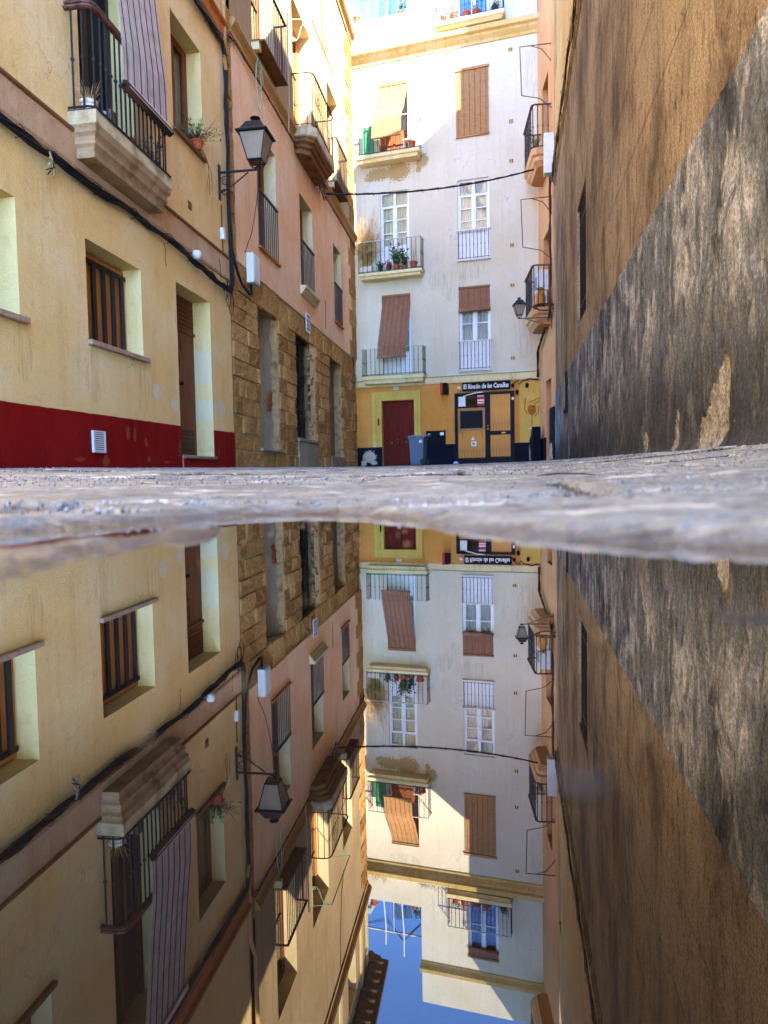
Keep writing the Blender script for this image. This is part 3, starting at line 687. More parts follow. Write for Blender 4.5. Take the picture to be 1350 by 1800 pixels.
# dark red base, proud of the wall, with its own end faces at the door
def socle(parent, mat, s0, s1, zt0, zt1, y=-.012, zb=-.1, depth=.0, name='base_band'):
    m = MB(); n = max(1, int((s1 - s0) / .06)); jt = [.006 * n2(i * .06, s0, 9) + .004 * n2(i * .06, s0, 2.) for i in range(n + 1)]
    for i in range(n):
        a = s0 + (s1 - s0) * i / n; b = s0 + (s1 - s0) * (i + 1) / n; ta = zt0 + (zt1 - zt0) * i / n; tb = zt0 + (zt1 - zt0) * (i + 1) / n; ta += jt[i]; tb += jt[i + 1]
        m.add([(a, y, zb), (b, y, zb), (b, y, tb), (a, y, ta), (a, -y * .2 + .01, ta), (b, -y * .2 + .01, tb)], [(0, 1, 2, 3), (3, 2, 5, 4)])
    for s_ in (s0, s1): 
        zt = zt0 if s_ == s0 else zt1
        m.add([(s_, y, zb), (s_, y, zt), (s_, .27 if depth else .02, zt), (s_, .27 if depth else .02, zb)], [(0, 1, 2, 3)])
    return m.build(name, mat, parent, fix=False)
socle(A, 'red_socle', -12.0, 8.928, .56, .672); socle(A, 'red_socle', 10.002, 10.80, .684, .69, depth=.27)
MB().box(8.99, 10.0, -.02, .24, -.1, .27).build('step_riser', 'red_socle', A)
vg = MB().box(6.92, 7.10, -.022, -.011, .30, .49).build('vent_grille', 'sign_black', A); MB().box(6.90, 6.92, -.034, -.011, .29, .50).box(7.10, 7.12, -.034, -.011, .29, .50).box(6.92, 7.10, -.034, -.011, .29, .302).box(6.92, 7.10, -.034, -.011, .488, .50).build('grille_frame', 'white_plastic', vg)  # black backing plate stands in for the shaded gaps between the slats
for i in range(9): MB().box(6.92, 7.10, -.032, -.0225, .306 + i * .0205, .318 + i * .0205).build('slat', 'white_plastic', vg)
# first-floor band
for a, b in ((-12, 6.80), (8.24, 10.80)):
    MB().prism_s([(.02, 2.90), (-.02, 2.90), (-.034, 2.93), (-.034, 3.20), (.02, 3.20)], a, b).build('floor_band', 'fascia_plaster', A)
    MB().prism_s([(.02, 3.201), (-.036, 3.201), (-.055, 3.215), (-.055, 3.235), (-.02, 3.255), (.02, 3.27)], a, b).build('band_lip', 'dirty_edge', A)
bs = MB()
bs.prism_s([(.02, 2.90), (-.034, 2.91), (-.034, 2.985), (.02, 2.985)], 6.8, 8.24); bs.build('floor_band', 'fascia_plaster', A)
MB().prism_s([(.02, 6.28), (-.03, 6.28), (-.04, 6.33), (-.06, 6.36), (-.06, 6.50), (-.10, 6.53), (-.10, 6.57), (.02, 6.62)], -12, 10.80).build('string_course', 'orange_trim', A)
MB().prism_s([(.02, 11.2), (-.05, 11.2), (-.2, 11.4), (-.2, 11.52), (.5, 11.6), (.5, 11.51), (.02, 11.51)], -12, 10.80).build('cornice', 'fascia_plaster', A)
# balcony
bprof = [(.02, 2.99), (-.205, 2.99), (-.215, 3.03), (-.20, 3.05), (-.21, 3.08), (-.235, 3.105), (-.235, 3.13), (-.225, 3.14), (-.235, 3.17), (-.26, 3.20), (-.262, 3.24), (-.252, 3.25), (-.28, 3.262), (-.28, 3.38), (.02, 3.38)]
def balcony_slab(parent, prof, s0, s1, mat, name='balcony', corner=.0):
    """moulded slab: the profile runs round three sides"""
    m = MB(); n = len(prof); rings = []
    ymax = -min(p[0] for p in prof)
    def ring(kind):
        out = []
        for y, z in prof:
            d = max(0, ymax + y)   # inset from the outer line
            q = min(d, .5)
            if kind == 0: out.append((s0 + q, .02, z))
            elif kind == 1: out.append((s0 + q, min(y + corner, .02), z) if corner else (s0 + q, y, z))
            elif kind == 2: out.append((s0 + q + corner, y, z))
            elif kind == 3: out.append((s1 - q - corner, y, z))
            elif kind == 4: out.append((s1 - q, min(y + corner, .02), z))
            else: out.append((s1 - q, .02, z))
        return out
    ks = [0, 1, 3, 5] if not corner else [0, 1, 2, 3, 4, 5]
    vs_ = []
    for k in ks: vs_ += ring(k)
    fs_ = []
    for r_ in range(len(ks) - 1):
        for i in range(1, n - 2):
            fs_.append((r_ * n + i, r_ * n + i + 1, (r_ + 1) * n + i + 1, (r_ + 1) * n + i))
    # top cover and bottom cover
    fs_.append(tuple(r_ * n + n - 2 for r_ in range(len(ks)))); fs_.append(tuple(r_ * n + 1 for r_ in range(len(ks)))[::-1])
    m.add(vs_, fs_); return m.build(name, mat, parent)
simple('balcony_stone', lin('#c9b48c'), .85, .45, 5, .006, 0, lin('#8c7250'), .15)
simple('balcony_brown', lin('#8a5c38'), .9, .45, 5, .006, 0, lin('#5c3b23'), .15)
simple('balcony_tan', lin('#a98a66'), .9, .45, 5, .006, 0, lin('#7d5b3a'), .15)
bal = balcony_slab(A, [(.02, 3.245), (-.258, 3.245), (-.28, 3.262), (-.28, 3.38), (.02, 3.38)], 6.73, 8.31, 'balcony_stone')
balcony_slab(bal, [(.02, 2.99)] + bprof[1:11] + [(-.258, 3.2445), (.02, 3.2445)], 6.75, 8.29, 'balcony_tan', name='balcony_moulding')
MB().tube([(6.74, .0, 3.385), (6.74, -.27, 3.385), (6.8, -.285, 3.385), (8.25, -.285, 3.385), (8.31, -.25, 3.385), (8.31, 0, 3.385)], .011, 6).build('slab_edge_bar', 'black_iron', bal)
railing(bal, 6.75, 8.28, -.255, 3.39, 4.30, 17, 2, 'black_iron', 'rust_rail', .0095, True, .07, .032)
MB().tube([(6.75, .0, 4.345), (6.75, -.17, 4.345), (6.77, -.23, 4.345), (6.82, -.255, 4.345), (8.21, -.255, 4.345), (8.26, -.23, 4.345), (8.28, 0, 4.345)], .02, 6).build('handrail_cap', 'rust_rail', bal)
h = WA[3]; reveal(A, 'cream_reveal', h, .3, name='door_reveal')
bd = MB().box(h[0], h[1], .3, .32, h[2], h[3]).build('balcony_door', 'interior', A)
MB().box(h[0] + .02, h[0] + .09, .26, .3, h[2], h[3]).box(h[1] - .55, h[1] - .47, .26, .3, h[2], h[3]).box(h[1] - .09, h[1] - .02, .26, .3, h[2], h[3]).build('door_frame', 'dark_wood', bd)
for h in (WA[4], WA[5]):
    reveal(A, 'cream_reveal', h, .26)
    casement(A, (h[0], h[1], h[2], h[3]), .2, 'brown_door', 1, 'curtain', 0, 0, .07)
    MB().box(h[0] - .03, h[1] + .03, -.05, .12, h[2] - .04, h[2] + .003).build('sill', 'dirty_edge', A, bevel=.005)
for h in UP:
    reveal(A, 'cream_reveal', h, .26); casement(A, h, .2, 'brown_door', 2, 'curtain', 0, 0, .07)
MB().box(9.37, 9.47, -.008, .0, 3.47, 3.57).box(9.385, 9.455, -.012, -.008, 3.485, 3.555).build('air_brick', 'dirty_edge', A)

# big blind hanging over the left balcony rail
slat_blind('roll_blind', 'large pale slatted blind hanging outside the left balcony rail', FA, 7.22, 8.20, [(-.16, 5.95), (-.20, 5.4), (-.25, 4.8), (-.30, 4.3), (-.305, 3.90)], 76, 'blind_pale', cordn=7, roll=0, head=True, duty=.60)
e = thing('blind_roll', 'dark brown rolled-up end of the blind on the left balcony', 'blind', FA, 7.22, -.315, 3.85)
sp = []
m = MB(); 
for k in range(3): m.tube([(-.01, .012 * k - .012, -.012 * k), (1.0, .012 * k - .012, -.012 * k)], .034 - .004 * k, 10)
m.build('roll', 'blind_brown', e, smooth=True)
m = MB(); m.tube([(-.018, math.cos(t * .5) * .004 * t * .45, math.sin(t * .5) * .004 * t * .45) for t in range(26)], .004, 4); m.build('spiral_end', 'dark_wood', e)
MB().box(.02, .97, -.042, -.034, -.02, .03).build('edge_lath', 'blind_pale', e)
# plants and odds and ends on the left balcony
pot('flower_pot', 'white ribbed pot with dry twigs at the near end of the left balcony', FA, 6.86, -.14, 3.385, .075, .13, 'white_pot', 'straw', n=26, spread=.16, ph=.24)
for i, (s, w, hh, mt, lab, ct) in enumerate(((7.12, .07, .16, 'litter_blue', 'pale blue jug behind the left balcony bars', 'jug'), (7.30, .06, .26, 'grey_wood', 'upright wooden board leaning behind the left balcony bars', 'board'), (7.46, .09, .12, 'sign_violet', 'small dark violet jar on the left balcony floor', 'jar'), (7.64, .08, .15, 'flower_red', 'red and cream tin on the left balcony floor', 'tin'), (7.80, .05, .24, 'straw', 'straw coloured box at the middle of the left balcony', 'box'), (7.98, .08, .14, 'rust_rail', 'rusty brown tub near the far end of the left balcony', 'tub'))):
    if ct in ('board', 'box'): single(ct, MB().box(-w, w, -.02, .02, 0, hh), mt, FA, s, -.13, 3.385, lab, ct, bevel=.004)
    else: single(ct, MB().lathe([(w * .6, 0), (w * .75, hh * .3), (w * .7, hh * .7), (w * .5, hh * .82), (w * .55, hh), (w * .45, hh), (.002, hh * .9)], (0, 0, 0), 12), mt, FA, s, -.14, 3.385, lab, ct)
pot('potted_plant', 'small green plant in a brown pot at the far end of the left balcony', FA, 8.14, -.15, 3.385, .06, .12, 'rust_rail', 'leafy', n=26, spread=.14, ph=.32, leaf='leaf')
pot('window_plant', 'straggly plant in a terracotta pot on the yellow house window sill', FA, 9.66, -.03, 4.314, .075, .12, 'terracotta', 'droop', n=80, spread=.34, ph=.34, leaf='leaf', lsize=.05)
single('potted_twig', MB().tube([(0, 0, 0), (.03, -.06, -.18), (.02, -.07, -.38), (.05, -.06, -.55)], .004, 4).tube([(.01, -.02, -.03), (.1, -.07, -.25), (.09, -.08, -.5)], .003, 4).tube([(.02, -.06, -.3), (-.05, -.07, -.44), (-.04, -.07, -.5)], .003, 4), 'twig', FA, 9.8, -.05, 4.36, 'dry trailing tendrils hanging below the yellow house window sill', 'plant')

# ------------------------------------------------------------------ cables
def strands(name, label, frame, pts, n, r, spread, mat, parts=True, clips=0, group=None, wob=.01, seed=0):
    o = pts[0]; e = thing(name, label, 'cable', frame, *o, group)
    rs = random.Random(seed)
    for k in range(n):
        ph = rs.uniform(0, 6.28); out = []
        tot = 0
        for i in range(len(pts) - 1):
            a, b = Vector(pts[i]), Vector(pts[i + 1]); L = (b - a).length; q = max(2, int(L / .12))
            for j in range(q + (1 if i == len(pts) - 2 else 0)):
                t = j / q; p = a.lerp(b, t); dd = tot + L * t
                ang = ph + dd * (2.2 + .5 * k); rad = spread * (.6 + .4 * math.sin(dd * 1.3 + k))
                d = (b - a).normalized(); s1 = d.cross(Vector((0, 1, 0))); s1 = s1.normalized() if s1.length > .01 else Vector((1, 0, 0))
                p = p + s1 * math.cos(ang) * rad + Vector((0, 1, 0)) * math.sin(ang) * rad * .7 + Vector((rs.gauss(0, 1), 0, rs.gauss(0, 1))) * wob * .3
                out.append(p - Vector(o))
            tot += L
        MB().tube(out, r * rs.uniform(.7, 1.25), 5).build('strand', mat if not isinstance(mat, (list, tuple)) else mat[k % len(mat)], e, smooth=True)
    if clips:
        L = [Vector(p) for p in pts]
        for i in range(clips):
            t = (i + .5) / clips * (len(L) - 1); q = int(t); p = L[q].lerp(L[min(q + 1, len(L) - 1)], t - q) - Vector(o); d = (L[min(q + 1, len(L) - 1)] - L[q]).normalized()
            sd_ = d.cross(Vector((0, 1, 0))).normalized()
            MB().tube([p + sd_ * (spread + r * 1.3) + Vector((0, .03, 0)), p + sd_ * (spread + r) + Vector((0, -.02, 0)), p + Vector((0, -spread - r * 1.5, 0)), p - sd_ * (spread + r) + Vector((0, -.02, 0)), p - sd_ * (spread + r * 1.3) + Vector((0, .03, 0))], .004, 4).build('clip', 'black_iron', e)
    return e
yb = -.055
strands('wall_cable', 'thick black twisted cable bundle along the yellow house below its band', FA, [(4.6, yb, 2.87), (5.79, yb, 2.845), (6.22, yb, 2.82), (6.98, yb, 2.82), (7.8, yb, 2.845), (8.76, yb, 2.86), (9.36, yb, 2.80), (10.2, yb, 2.76), (10.68, yb, 2.76)], 8, .014, .036, 'cable_black', clips=9, seed=1)
strands('wall_cable', 'black cable bundle climbing the corner between yellow and pink houses', FA, [(10.66, yb, 2.76), (10.74, yb, 2.92), (10.77, yb, 3.5), (10.74, yb, 4.0), (10.70, yb, 4.47), (10.73, yb, 5.4), (10.74, yb, 6.1), (10.62, yb, 6.28), (10.2, yb, 6.24), (9.6, yb, 6.23), (8.4, yb, 6.24), (6, yb, 6.22)], 6, .018, .034, 'cable_black', clips=10, seed=2)
strands('wall_cable', 'black cable looping from the corner bundle to the white meter box', FA, [(10.76, yb, 3.5), (10.86, yb - .02, 3.2), (11.1, yb - .02, 2.98), (11.45, yb - .02, 2.9), (11.62, yb, 2.93), (11.6, yb, 3.1)], 2, .020, .012, 'cable_black', seed=3)
strands('wall_cable', 'black cable running below the pink house upper string course', FA, [(10.76, yb, 6.3), (10.9, yb, 6.5), (11.2, yb, 6.56), (13, -.075, 6.52), (15, -.075, 6.5), (17, -.075, 6.48), (19, -.075, 6.5), (20.9, -.075, 6.5)], 3, .011, .014, 'cable_black', clips=16, seed=4)
e = thing('cable_tangle', 'tangled cable ends and tape hanging from the left bundle', 'cable', FA, 6.3, -.07, 2.8)
for k in range(7):
    rs = random.Random(k); MB().tube([(rs.uniform(-.04, .04), rs.uniform(-.03, .0), .02), (rs.uniform(-.06, .06), rs.uniform(-.05, -.01), -.05), (rs.uniform(-.05, .05), rs.uniform(-.05, -.01), -.1), (rs.uniform(-.06, .06), rs.uniform(-.04, -.01), -.13 - rs.uniform(0, .06))], .006, 4).build('strand', 'cable_black' if k % 2 else 'cable_beige', e)
single('junction_box', MB().lathe([(.02, -.05), (.05, -.045), (.06, 0), (.05, .05), (.02, .055)], (0, 0, 0), 12), 'white_plastic', FA, 9.34, -.11, 2.86, 'small white junction box on the black cable bundle above the door', 'junction box', smooth=True)
e = thing('cable_loop', 'thin black cable loops hanging near the corner above the door', 'cable', FA, 10.55, -.06, 2.74)
for (r_, dx) in ((.13, 0), (.09, -.1), (.17, .1)):
    MB().tube([(dx + math.sin(a * .42) * r_ * .6, -.01, -r_ + math.cos(a * .42) * r_) for a in range(16)], .006, 4, closed=False).build('loop', 'cable_black', e)
for s_, z_ in ((8.55, 2.78), (10.3, 3.1)):
    single('loose_wire', MB().tube([(0, 0, 0), (.02, -.01, -.1), (.0, -.01, -.2), (.03, -.01, -.27)], .003, 4), 'cable_black', FA, s_, -.04, z_, 'thin loose wire hanging from the cable bundle beside the door' if s_ < 9 else 'thin loose wire hanging at the corner beside the climbing cables', 'wire')
e = thing('conduit_box', 'small white plastic switch box below the large lantern bracket', 'switch box', FA, 10.5, 0, 3.42)
MB().box(-.04, .04, -.06, -.002, 0, .17).build('case', 'white_plastic', e, bevel=.008)
MB().tube([(0, -.02, .17), (.0, -.02, .5)], .008, 5).tube([(0, -.02, 0), (.02, -.02, -.2), (.1, -.02, -.45), (.15, -.03, -.62)], .008, 5).build('conduit', 'cable_black', e)
single('drain_pipe', MB().tube([(0, 0, 0), (0, 0, 1.2), (.02, -.02, 1.32), (.05, -.06, 1.5), (.05, -.07, 6)], .035, 10), 'mould_stone', FA, 10.74, -.05, 5.9, 'pale drain pipe at the corner above the cables', 'pipe', smooth=True)

# ------------------------------------------------------------------ lanterns
def lantern(frame, s, y, z, armlen, label, sc=1.0, scroll=True):
    e = thing('wall_lantern', label, 'lantern', frame, s, y, z, 'street lanterns')
    f = sc
    MB().box(-.035 * f, .035 * f, -.025 * f, 0, -.42 * f, .15 * f).build('wall_plate', 'black_iron', e, bevel=.004)
    a = MB(); a.tube([(0, -.01, .02), (0, -armlen - .04, .02)], .02 * f, 6)
    a.tube([(0, -.02, -.30 * f), (0, -armlen * .35, -.20 * f), (0, -armlen * .78, -.005)], .013 * f, 5); a.build('arm', 'black_iron', e)
    if scroll:
        sc_ = MB()
        for (cy, cz, r0) in ((-.10 * f, -.12 * f, .085 * f), (-.09 * f, -.30 * f, .06 * f)):
            sc_.tube([(0, cy + math.cos(t * .55) * r0 * (1 - t * .04), cz + math.sin(t * .55) * r0 * (1 - t * .04)) for t in range(16)], .008 * f, 5)
        sc_.build('scroll', 'black_iron', e)
    cy = -armlen; b0, b1 = .115 * f, .215 * f; z0, z1 = .15 * f, .56 * f
    g = MB(); g.lathe([(.02 * f, .0), (.035 * f, .02), (.02 * f, .05 * f)], (0, cy, .02), 10)
    for a_ in range(4):
        q = a_ * math.pi / 2 + math.pi / 4; g.tube([(0, cy, .04), (math.cos(q) * b0 * .9, cy + math.sin(q) * b0 * .9, .05 * f), (math.cos(q) * b0 * 1.35, cy + math.sin(q) * b0 * 1.35, z0)], .008 * f, 4)
    g.build('cradle', 'black_iron', e)
    fr = MB()
    for (sx, sy) in ((1, 1), (1, -1), (-1, -1), (-1, 1)):
        fr.tube([(sx * b0, cy + sy * b0, z0), (sx * b1, cy + sy * b1, z1)], .013 * f, 4)
    for (bb, zz) in ((b0, z0), (b1, z1)): fr.tube([(bb, cy + bb, zz), (bb, cy - bb, zz), (-bb, cy - bb, zz), (-bb, cy + bb, zz)], .015 * f, 4, closed=True)
    fr.build('lantern_frame', 'black_iron', e)
    for k in range(4):
        c, s_ = math.cos(k * math.pi / 2), math.sin(k * math.pi / 2)
        pts = [(-b0, b0, z0), (b0, b0, z0), (b1, b1, z1), (-b1, b1, z1)]
        m = MB(); m.add([(x * c - yy * s_, cy + x * s_ + yy * c, zz) for x, yy, zz in pts] + [(x * c - (yy - .006) * s_, cy + x * s_ + (yy - .006) * c, zz) for x, yy, zz in pts], [(0, 1, 2, 3), (7, 6, 5, 4), (0, 4, 5, 1), (1, 5, 6, 2), (2, 6, 7, 3), (3, 7, 4, 0)])
        m.build('glass_pane', 'lantern_glass', e)
    rf = MB(); b2 = b1 * 1.22
    lay = [(b2, z1), (b2, z1 + .02 * f), (b1 * .95, z1 + .06 * f), (b1 * .58, z1 + .19 * f), (b1 * .42, z1 + .20 * f)]
    vs_ = []
    for r_, zz in lay: vs_ += [(r_, cy + r_, zz), (-r_, cy + r_, zz), (-r_, cy - r_, zz), (r_, cy - r_, zz)]
    rf.add(vs_, [(i * 4 + k, i * 4 + (k + 1) % 4, (i + 1) * 4 + (k + 1) % 4, (i + 1) * 4 + k) for i in range(len(lay) - 1) for k in range(4)] + [(3, 2, 1, 0), tuple(range(len(lay) * 4 - 4, len(lay) * 4))])
    rf.build('roof', 'black_iron', e)
    MB().lathe([(.07 * f, 0), (.05 * f, .03 * f), (.04 * f, .05 * f), (.085 * f, .075 * f), (.085 * f, .09 * f), (.03 * f, .115 * f), (.004, .12 * f)], (0, cy, z1 + .195 * f), 12).build('finial', 'black_iron', e, smooth=False)
    return e
lantern(FA, 10.46, -.01, 4.33, .56, 'large black iron street lantern on a bracket at the yellow house corner', .86)

# ================================================================== left: stone and pink house
B = building('stone_house', 'pink plastered house with a bare sandstone ground floor', FA)
HD = [(12.12, 13.20, .50, 2.87), (14.42, 15.62, .78, 2.93), (17.42, 18.80, .50, 2.92)]
HW = [(12.17, 13.24, 3.86, 5.77), (14.9, 15.95, 3.90, 5.77), (18.05, 18.96, 3.86, 5.75)]
H2 = [(12.1, 13.33, 7.10, 9.5), (14.6, 16.07, 6.86, 9.47), (17.72, 18.92, 7.10, 9.46)]
H3 = [(12.2, 13.3, 12.75, 14.05), (14.9, 15.9, 12.75, 14.05), (17.95, 19.0, 12.75, 14.05)]
S0, S1 = 10.84, 20.95
wall(B, 'mortar', S0, S1, -.1, 3.34, HD, y=.022, name='ground_floor_wall')
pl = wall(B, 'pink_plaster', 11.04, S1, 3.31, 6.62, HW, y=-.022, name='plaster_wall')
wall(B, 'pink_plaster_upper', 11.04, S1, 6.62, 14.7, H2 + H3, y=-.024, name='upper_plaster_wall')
MB().box(11.04, S1, -.0215, .02, 3.305, 3.3095).build('plaster_edge', 'mortar', B)
body(B, 'roof_body', S0 + .01, S1 - .02, 9.0, 14.7, .62)
# end wall round the far corner
MB().box(S1 - .03, S1 - .001, -.0215, .6, 3.3, 14.7).build('corner_return', 'pink_plaster', B)
# stone blocks
simple('stone_shadow', lin('#7a5a35'), .95, .4, 10)
def block_mesh(w, hh, proud, seed, na=5, nb=4):
    rs = random.Random(seed); m = MB(); vs_ = []
    for j in range(nb + 1):
        for i in range(na + 1):
            ed = i in (0, na) or j in (0, nb); co = i in (0, na) and j in (0, nb)
            x = w * i / na + (rs.uniform(-.012, .012) if not ed else (rs.uniform(0, .010) * (1 if i == 0 else -1) if i in (0, na) else rs.uniform(-.01, .01)))
            z = hh * j / nb + (rs.uniform(-.012, .012) if not ed else (rs.uniform(0, .009) * (1 if j == 0 else -1) if j in (0, nb) else rs.uniform(-.01, .01)))
            y = -proud + rs.uniform(-.009, .008) + (.003 if ed else 0)
            vs_.append((x, y, z))
    n = na + 1; fs_ = [(j * n + i, j * n + i + 1, (j + 1) * n + i + 1, (j + 1) * n + i) for j in range(nb) for i in range(na)]
    ring = [i for i in range(n)] + [j * n + na for j in range(1, nb + 1)] + [nb * n + i for i in range(na - 1, -1, -1)] + [j * n for j in range(nb - 1, 0, -1)]
    base = len(vs_)
    for r_ in ring: vs_.append((vs_[r_][0], .05, vs_[r_][2]))
    k = len(ring); fs_ += [(ring[(i + 1) % k], ring[i], base + i, base + (i + 1) % k) for i in range(k)]
    m.add(vs_, fs_); return m.mesh('stone', 'sandstone')
gw = D.objects['ground_floor_wall'] if 'ground_floor_wall' in D.objects else None
rows_z = [.14, .44, .70, .99, 1.26, 1.56, 1.82, 2.10, 2.36, 2.62, 2.87, 3.31]
seed = 0
for j in range(len(rows_z) - 1):
    z0, z1 = rows_z[j], rows_z[j + 1]
    spans = [(S0 + .02, S1 - .01)]
    for hole in HD:
        if z1 > hole[2] + .1 and z0 < hole[3] - .12:
            ns = []
            for a, b in spans:
                if hole[0] < b and hole[1] > a:
                    jl = .0; jr = .42 if hole is HD[1] else .06
                    ns += [(a, hole[0] - jl), (hole[1] + jr, b)]
                else: ns.append((a, b))
            spans = ns
    for a, b in spans:
        x = a
        while x < b - .05:
            w = random.choice((rnd(.22, .4), rnd(.4, .72)))
            if b - x - w < .16: w = b - x
            w = min(w, b - x)
            gp = rnd(.012, .026)
            inst('stone', block_mesh(w - gp, (z1 - z0) - rnd(.012, .026), rnd(-.006, .024), seed), gw, (x, 0, z0 + rnd(-.004, .004))); seed += 1
            x += w
# quoins on the far corner and a rough stone strip at the near edge
qz = 3.33; k = 0
while qz < 12.1:
    hq = rnd(.36, .44); w = .62 if k % 2 else .95
    inst('quoin', block_mesh(w, hq - .012, .045, 5000 + k, 3, 2), gw, (S1 - .0 - w, -.0, qz)); qz += hq; k += 1
zz = 3.33; k = 0
while zz < 6.6:
    hq = rnd(.3, .5); inst('edge_stone', block_mesh(.20, hq - .01, .035, 7000 + k, 2, 3), gw, (10.845, 0, zz)); zz += hq; k += 1
# doorways
h = HD[0]; reveal(B, 'rubble', h, .42, y=.025, name='doorway_reveal')
m = MB(); n = 14     # cement infill, bulging and ragged
vs_ = []
for j in range(n + 1):
    z = h[2] + (h[3] - h[2]) * j / n; jag = .05 * math.sin(j * 1.7) + rnd(-.03, .03)
    for i in range(7):
        t = i / 6; vs_.append((h[0] + (h[1] - h[0] - .02) * t, .30 - .16 * t * t + .015 * n2(i, j, .6) + (jag * .3 if i == 6 else 0), z))
m.add(vs_, [(j * 7 + i, j * 7 + i + 1, (j + 1) * 7 + i + 1, (j + 1) * 7 + i) for j in range(n) for i in range(6)]); m.build('cement_infill', 'cement', B, smooth=True, fix=False)
for k in range(4): MB().box(13.06 + rnd(-.03, .03), 13.195, .13 + rnd(-.01, .02), .22, 1.22 + k * .09, 1.295 + k * .09).build('brick', 'brick_red', gw, bevel=.006)
MB().prism_s([(.4, .53), (-.05, .51), (-.06, .46), (.4, .44)], 12.05, 13.25).build('threshold', 'step_stone', B, bevel=.01)
h = HD[1]; reveal(B, 'rubble', (h[0], h[1] + .42, h[2], h[3]), .40, y=.03, name='doorway_reveal')
bd_ = MB().box(h[0], h[1] + .4, .38, .41, h[2], h[3]).build('closed_opening', 'interior', B)
gr = MB().box(h[0], h[1], .15, .175, h[3] - .06, h[3] - .02).box(h[0], h[1], .15, .175, h[2] + .04, h[2] + .08).build('door_grille', 'black_iron', B)
bm_ = MB().tube([(0, 0, 0), (0, 0, h[3] - h[2] - .06)], .011, 5).mesh('bar', 'black_iron')
for i in range(11): inst('bar', bm_, gr, (h[0] + .04 + (h[1] - h[0] - .08) * i / 10, .165, h[2] + .03))
for i in range(6): MB().box(h[0], h[1], .158, .164, h[2] + .35 * (i + .8), h[2] + .35 * (i + .8) + .02).build('cross_bar', 'black_iron', gr)
rs = random.Random(5); zr = h[2] + .02; k = 0
while zr < h[3] - .08:      # rubble jamb: small stones one by one
    hh = rs.uniform(.05, .11); x = h[1] - .02
    while x < h[1] + .40:
        w = rs.uniform(.08, .2); w = min(w, h[1] + .44 - x)
        if w > .03: inst('rubble_stone', block_mesh(w, hh, rs.uniform(-.10, .03), 9000 + k, 2, 2), gw, (x, .03, zr)); k += 1
        x += w
    zr += hh + rs.uniform(.004, .012)
for o in D.objects:
    if o.name.startswith('rubble_stone'): o.data.materials[0] = MATS['rubble']
MB().box(h[0] - .05, h[1] + .38, -.05, .4, .72, .79).build('threshold', 'step_stone', B, bevel=.008)
MB().box(h[0] - .02, h[1] + .34, -.035, .02, -.05, .715).build('sill_block', 'cement', B, bevel=.012)
h = HD[2]; reveal(B, 'rubble', h, .42, y=.025, name='doorway_reveal')
dd_ = MB().box(h[0], h[1], .22, .26, h[2], h[3] - .03).build('plank_door', 'grey_wood', B)
for i in range(8):
    a = h[0] + (h[1] - h[0]) * i / 8; MB().box(a + .006, a + (h[1] - h[0]) / 8 - .006, .2, .221, h[2] + .01, h[3] - .04).build('plank', 'grey_wood', dd_)
MB().box(h[0] - .04, h[1] + .06, -.05, .3, .20, .49).build('threshold', 'step_stone', B, bevel=.012)
# string courses, eave
moulding(B, 'mould_stone', 11.02, S1 + .03, 6.62, 6.83, .10, -.022)
moulding(B, 'mould_stone', 11.02, S1 + .05, 12.15, 12.42, .14, -.024)
MB().prism_s([(.02, 14.55), (-.10, 14.55), (-.14, 14.62), (-.34, 14.70), (-.36, 14.76), (-.58, 14.80), (-.58, 14.95), (.6, 15.1), (.6, 14.71), (.02, 14.71)], 10.9, S1 + .35).build('eave', 'eave_wood', B)
for i in range(26):
    x = 11.1 + i * .385; MB().box(x, x + .07, -.50, -.02, 14.47, 14.545).build('rafter_end', 'eave_wood', B)
for x in (11.3, 14.1, 16.8, 19.6, 20.5):
    MB().box(x, x + .28, -.06, -.02, 12.43, 14.5).build('pilaster', 'band_paint', B)
# windows with guards
def guard(part, s0, s1, yo, z0, z1, n, mat='brown_iron', side=True, r=.0095):
    MB().box(s0, s1, yo - .018, yo + .018, z1 - .02, z1 + .012).build('top_rail', mat, part)
    me = bar_mesh(z1 - z0, r, mat, False, True)
    for i in range(n): inst('bar', me, part, (s0 + .02 + (s1 - s0 - .04) * i / (n - 1), yo, z0))
    if side:
        for s_ in (s0, s1):
            MB().box(s_ - .012, s_ + .012, yo + .02, -.02, z1 - .018, z1 + .008).build('top_rail', mat, part)
            q = max(1, int((-.02 - yo) / .09))
            for i in range(q): inst('bar', me, part, (s_, yo + (-.03 - yo) * (i + 1) / (q + .5), z0))
for k, h in enumerate(HW):
    reveal(B, 'pale_reveal', h, .30, -.022)
    f = casement(B, h, .2, 'brown_door', 2, 'curtain', 0, 0, .07)
    if k == 1:
        sl = MB().prism_s([(.1, 3.70), (-.05, 3.72), (-.07, 3.76), (-.10, 3.79), (-.11, 3.83), (-.15, 3.845), (-.15, 3.895), (.1, 3.9)], h[0] - .09, h[1] + .12).build('moulded_sill', 'pale_reveal', B)
    else:
        sl = MB().box(h[0] - .04, h[1] + .08, -.07, .1, h[2] - .035, h[2] + .002).build('sill', 'orange_trim', B)
    guard(sl, h[0] + .0, h[1] - .0, -.045, h[2], h[2] + .93, 10, side=False)
for k in (0, 2):
    h = H2[k]; reveal(B, 'pale_reveal', h, .32, -.024); casement(B, h, .22, 'brown_door', 2, 'curtain', 0, 0, .07)
    sl = MB().box(h[0] - .06, h[1] + .08, -.25, .1, h[2] - .035, h[2] - .001).build('sill', 'dirty_edge', B); MB().box(h[0] - .06, h[0] + .05, -.16, -.024, h[2] - .16, h[2] - .036).build('sill_corbel', 'pale_reveal', sl)
    guard(sl, h[0] - .03, h[1] + .06, -.235, h[2], h[2] + 1.0, 13)
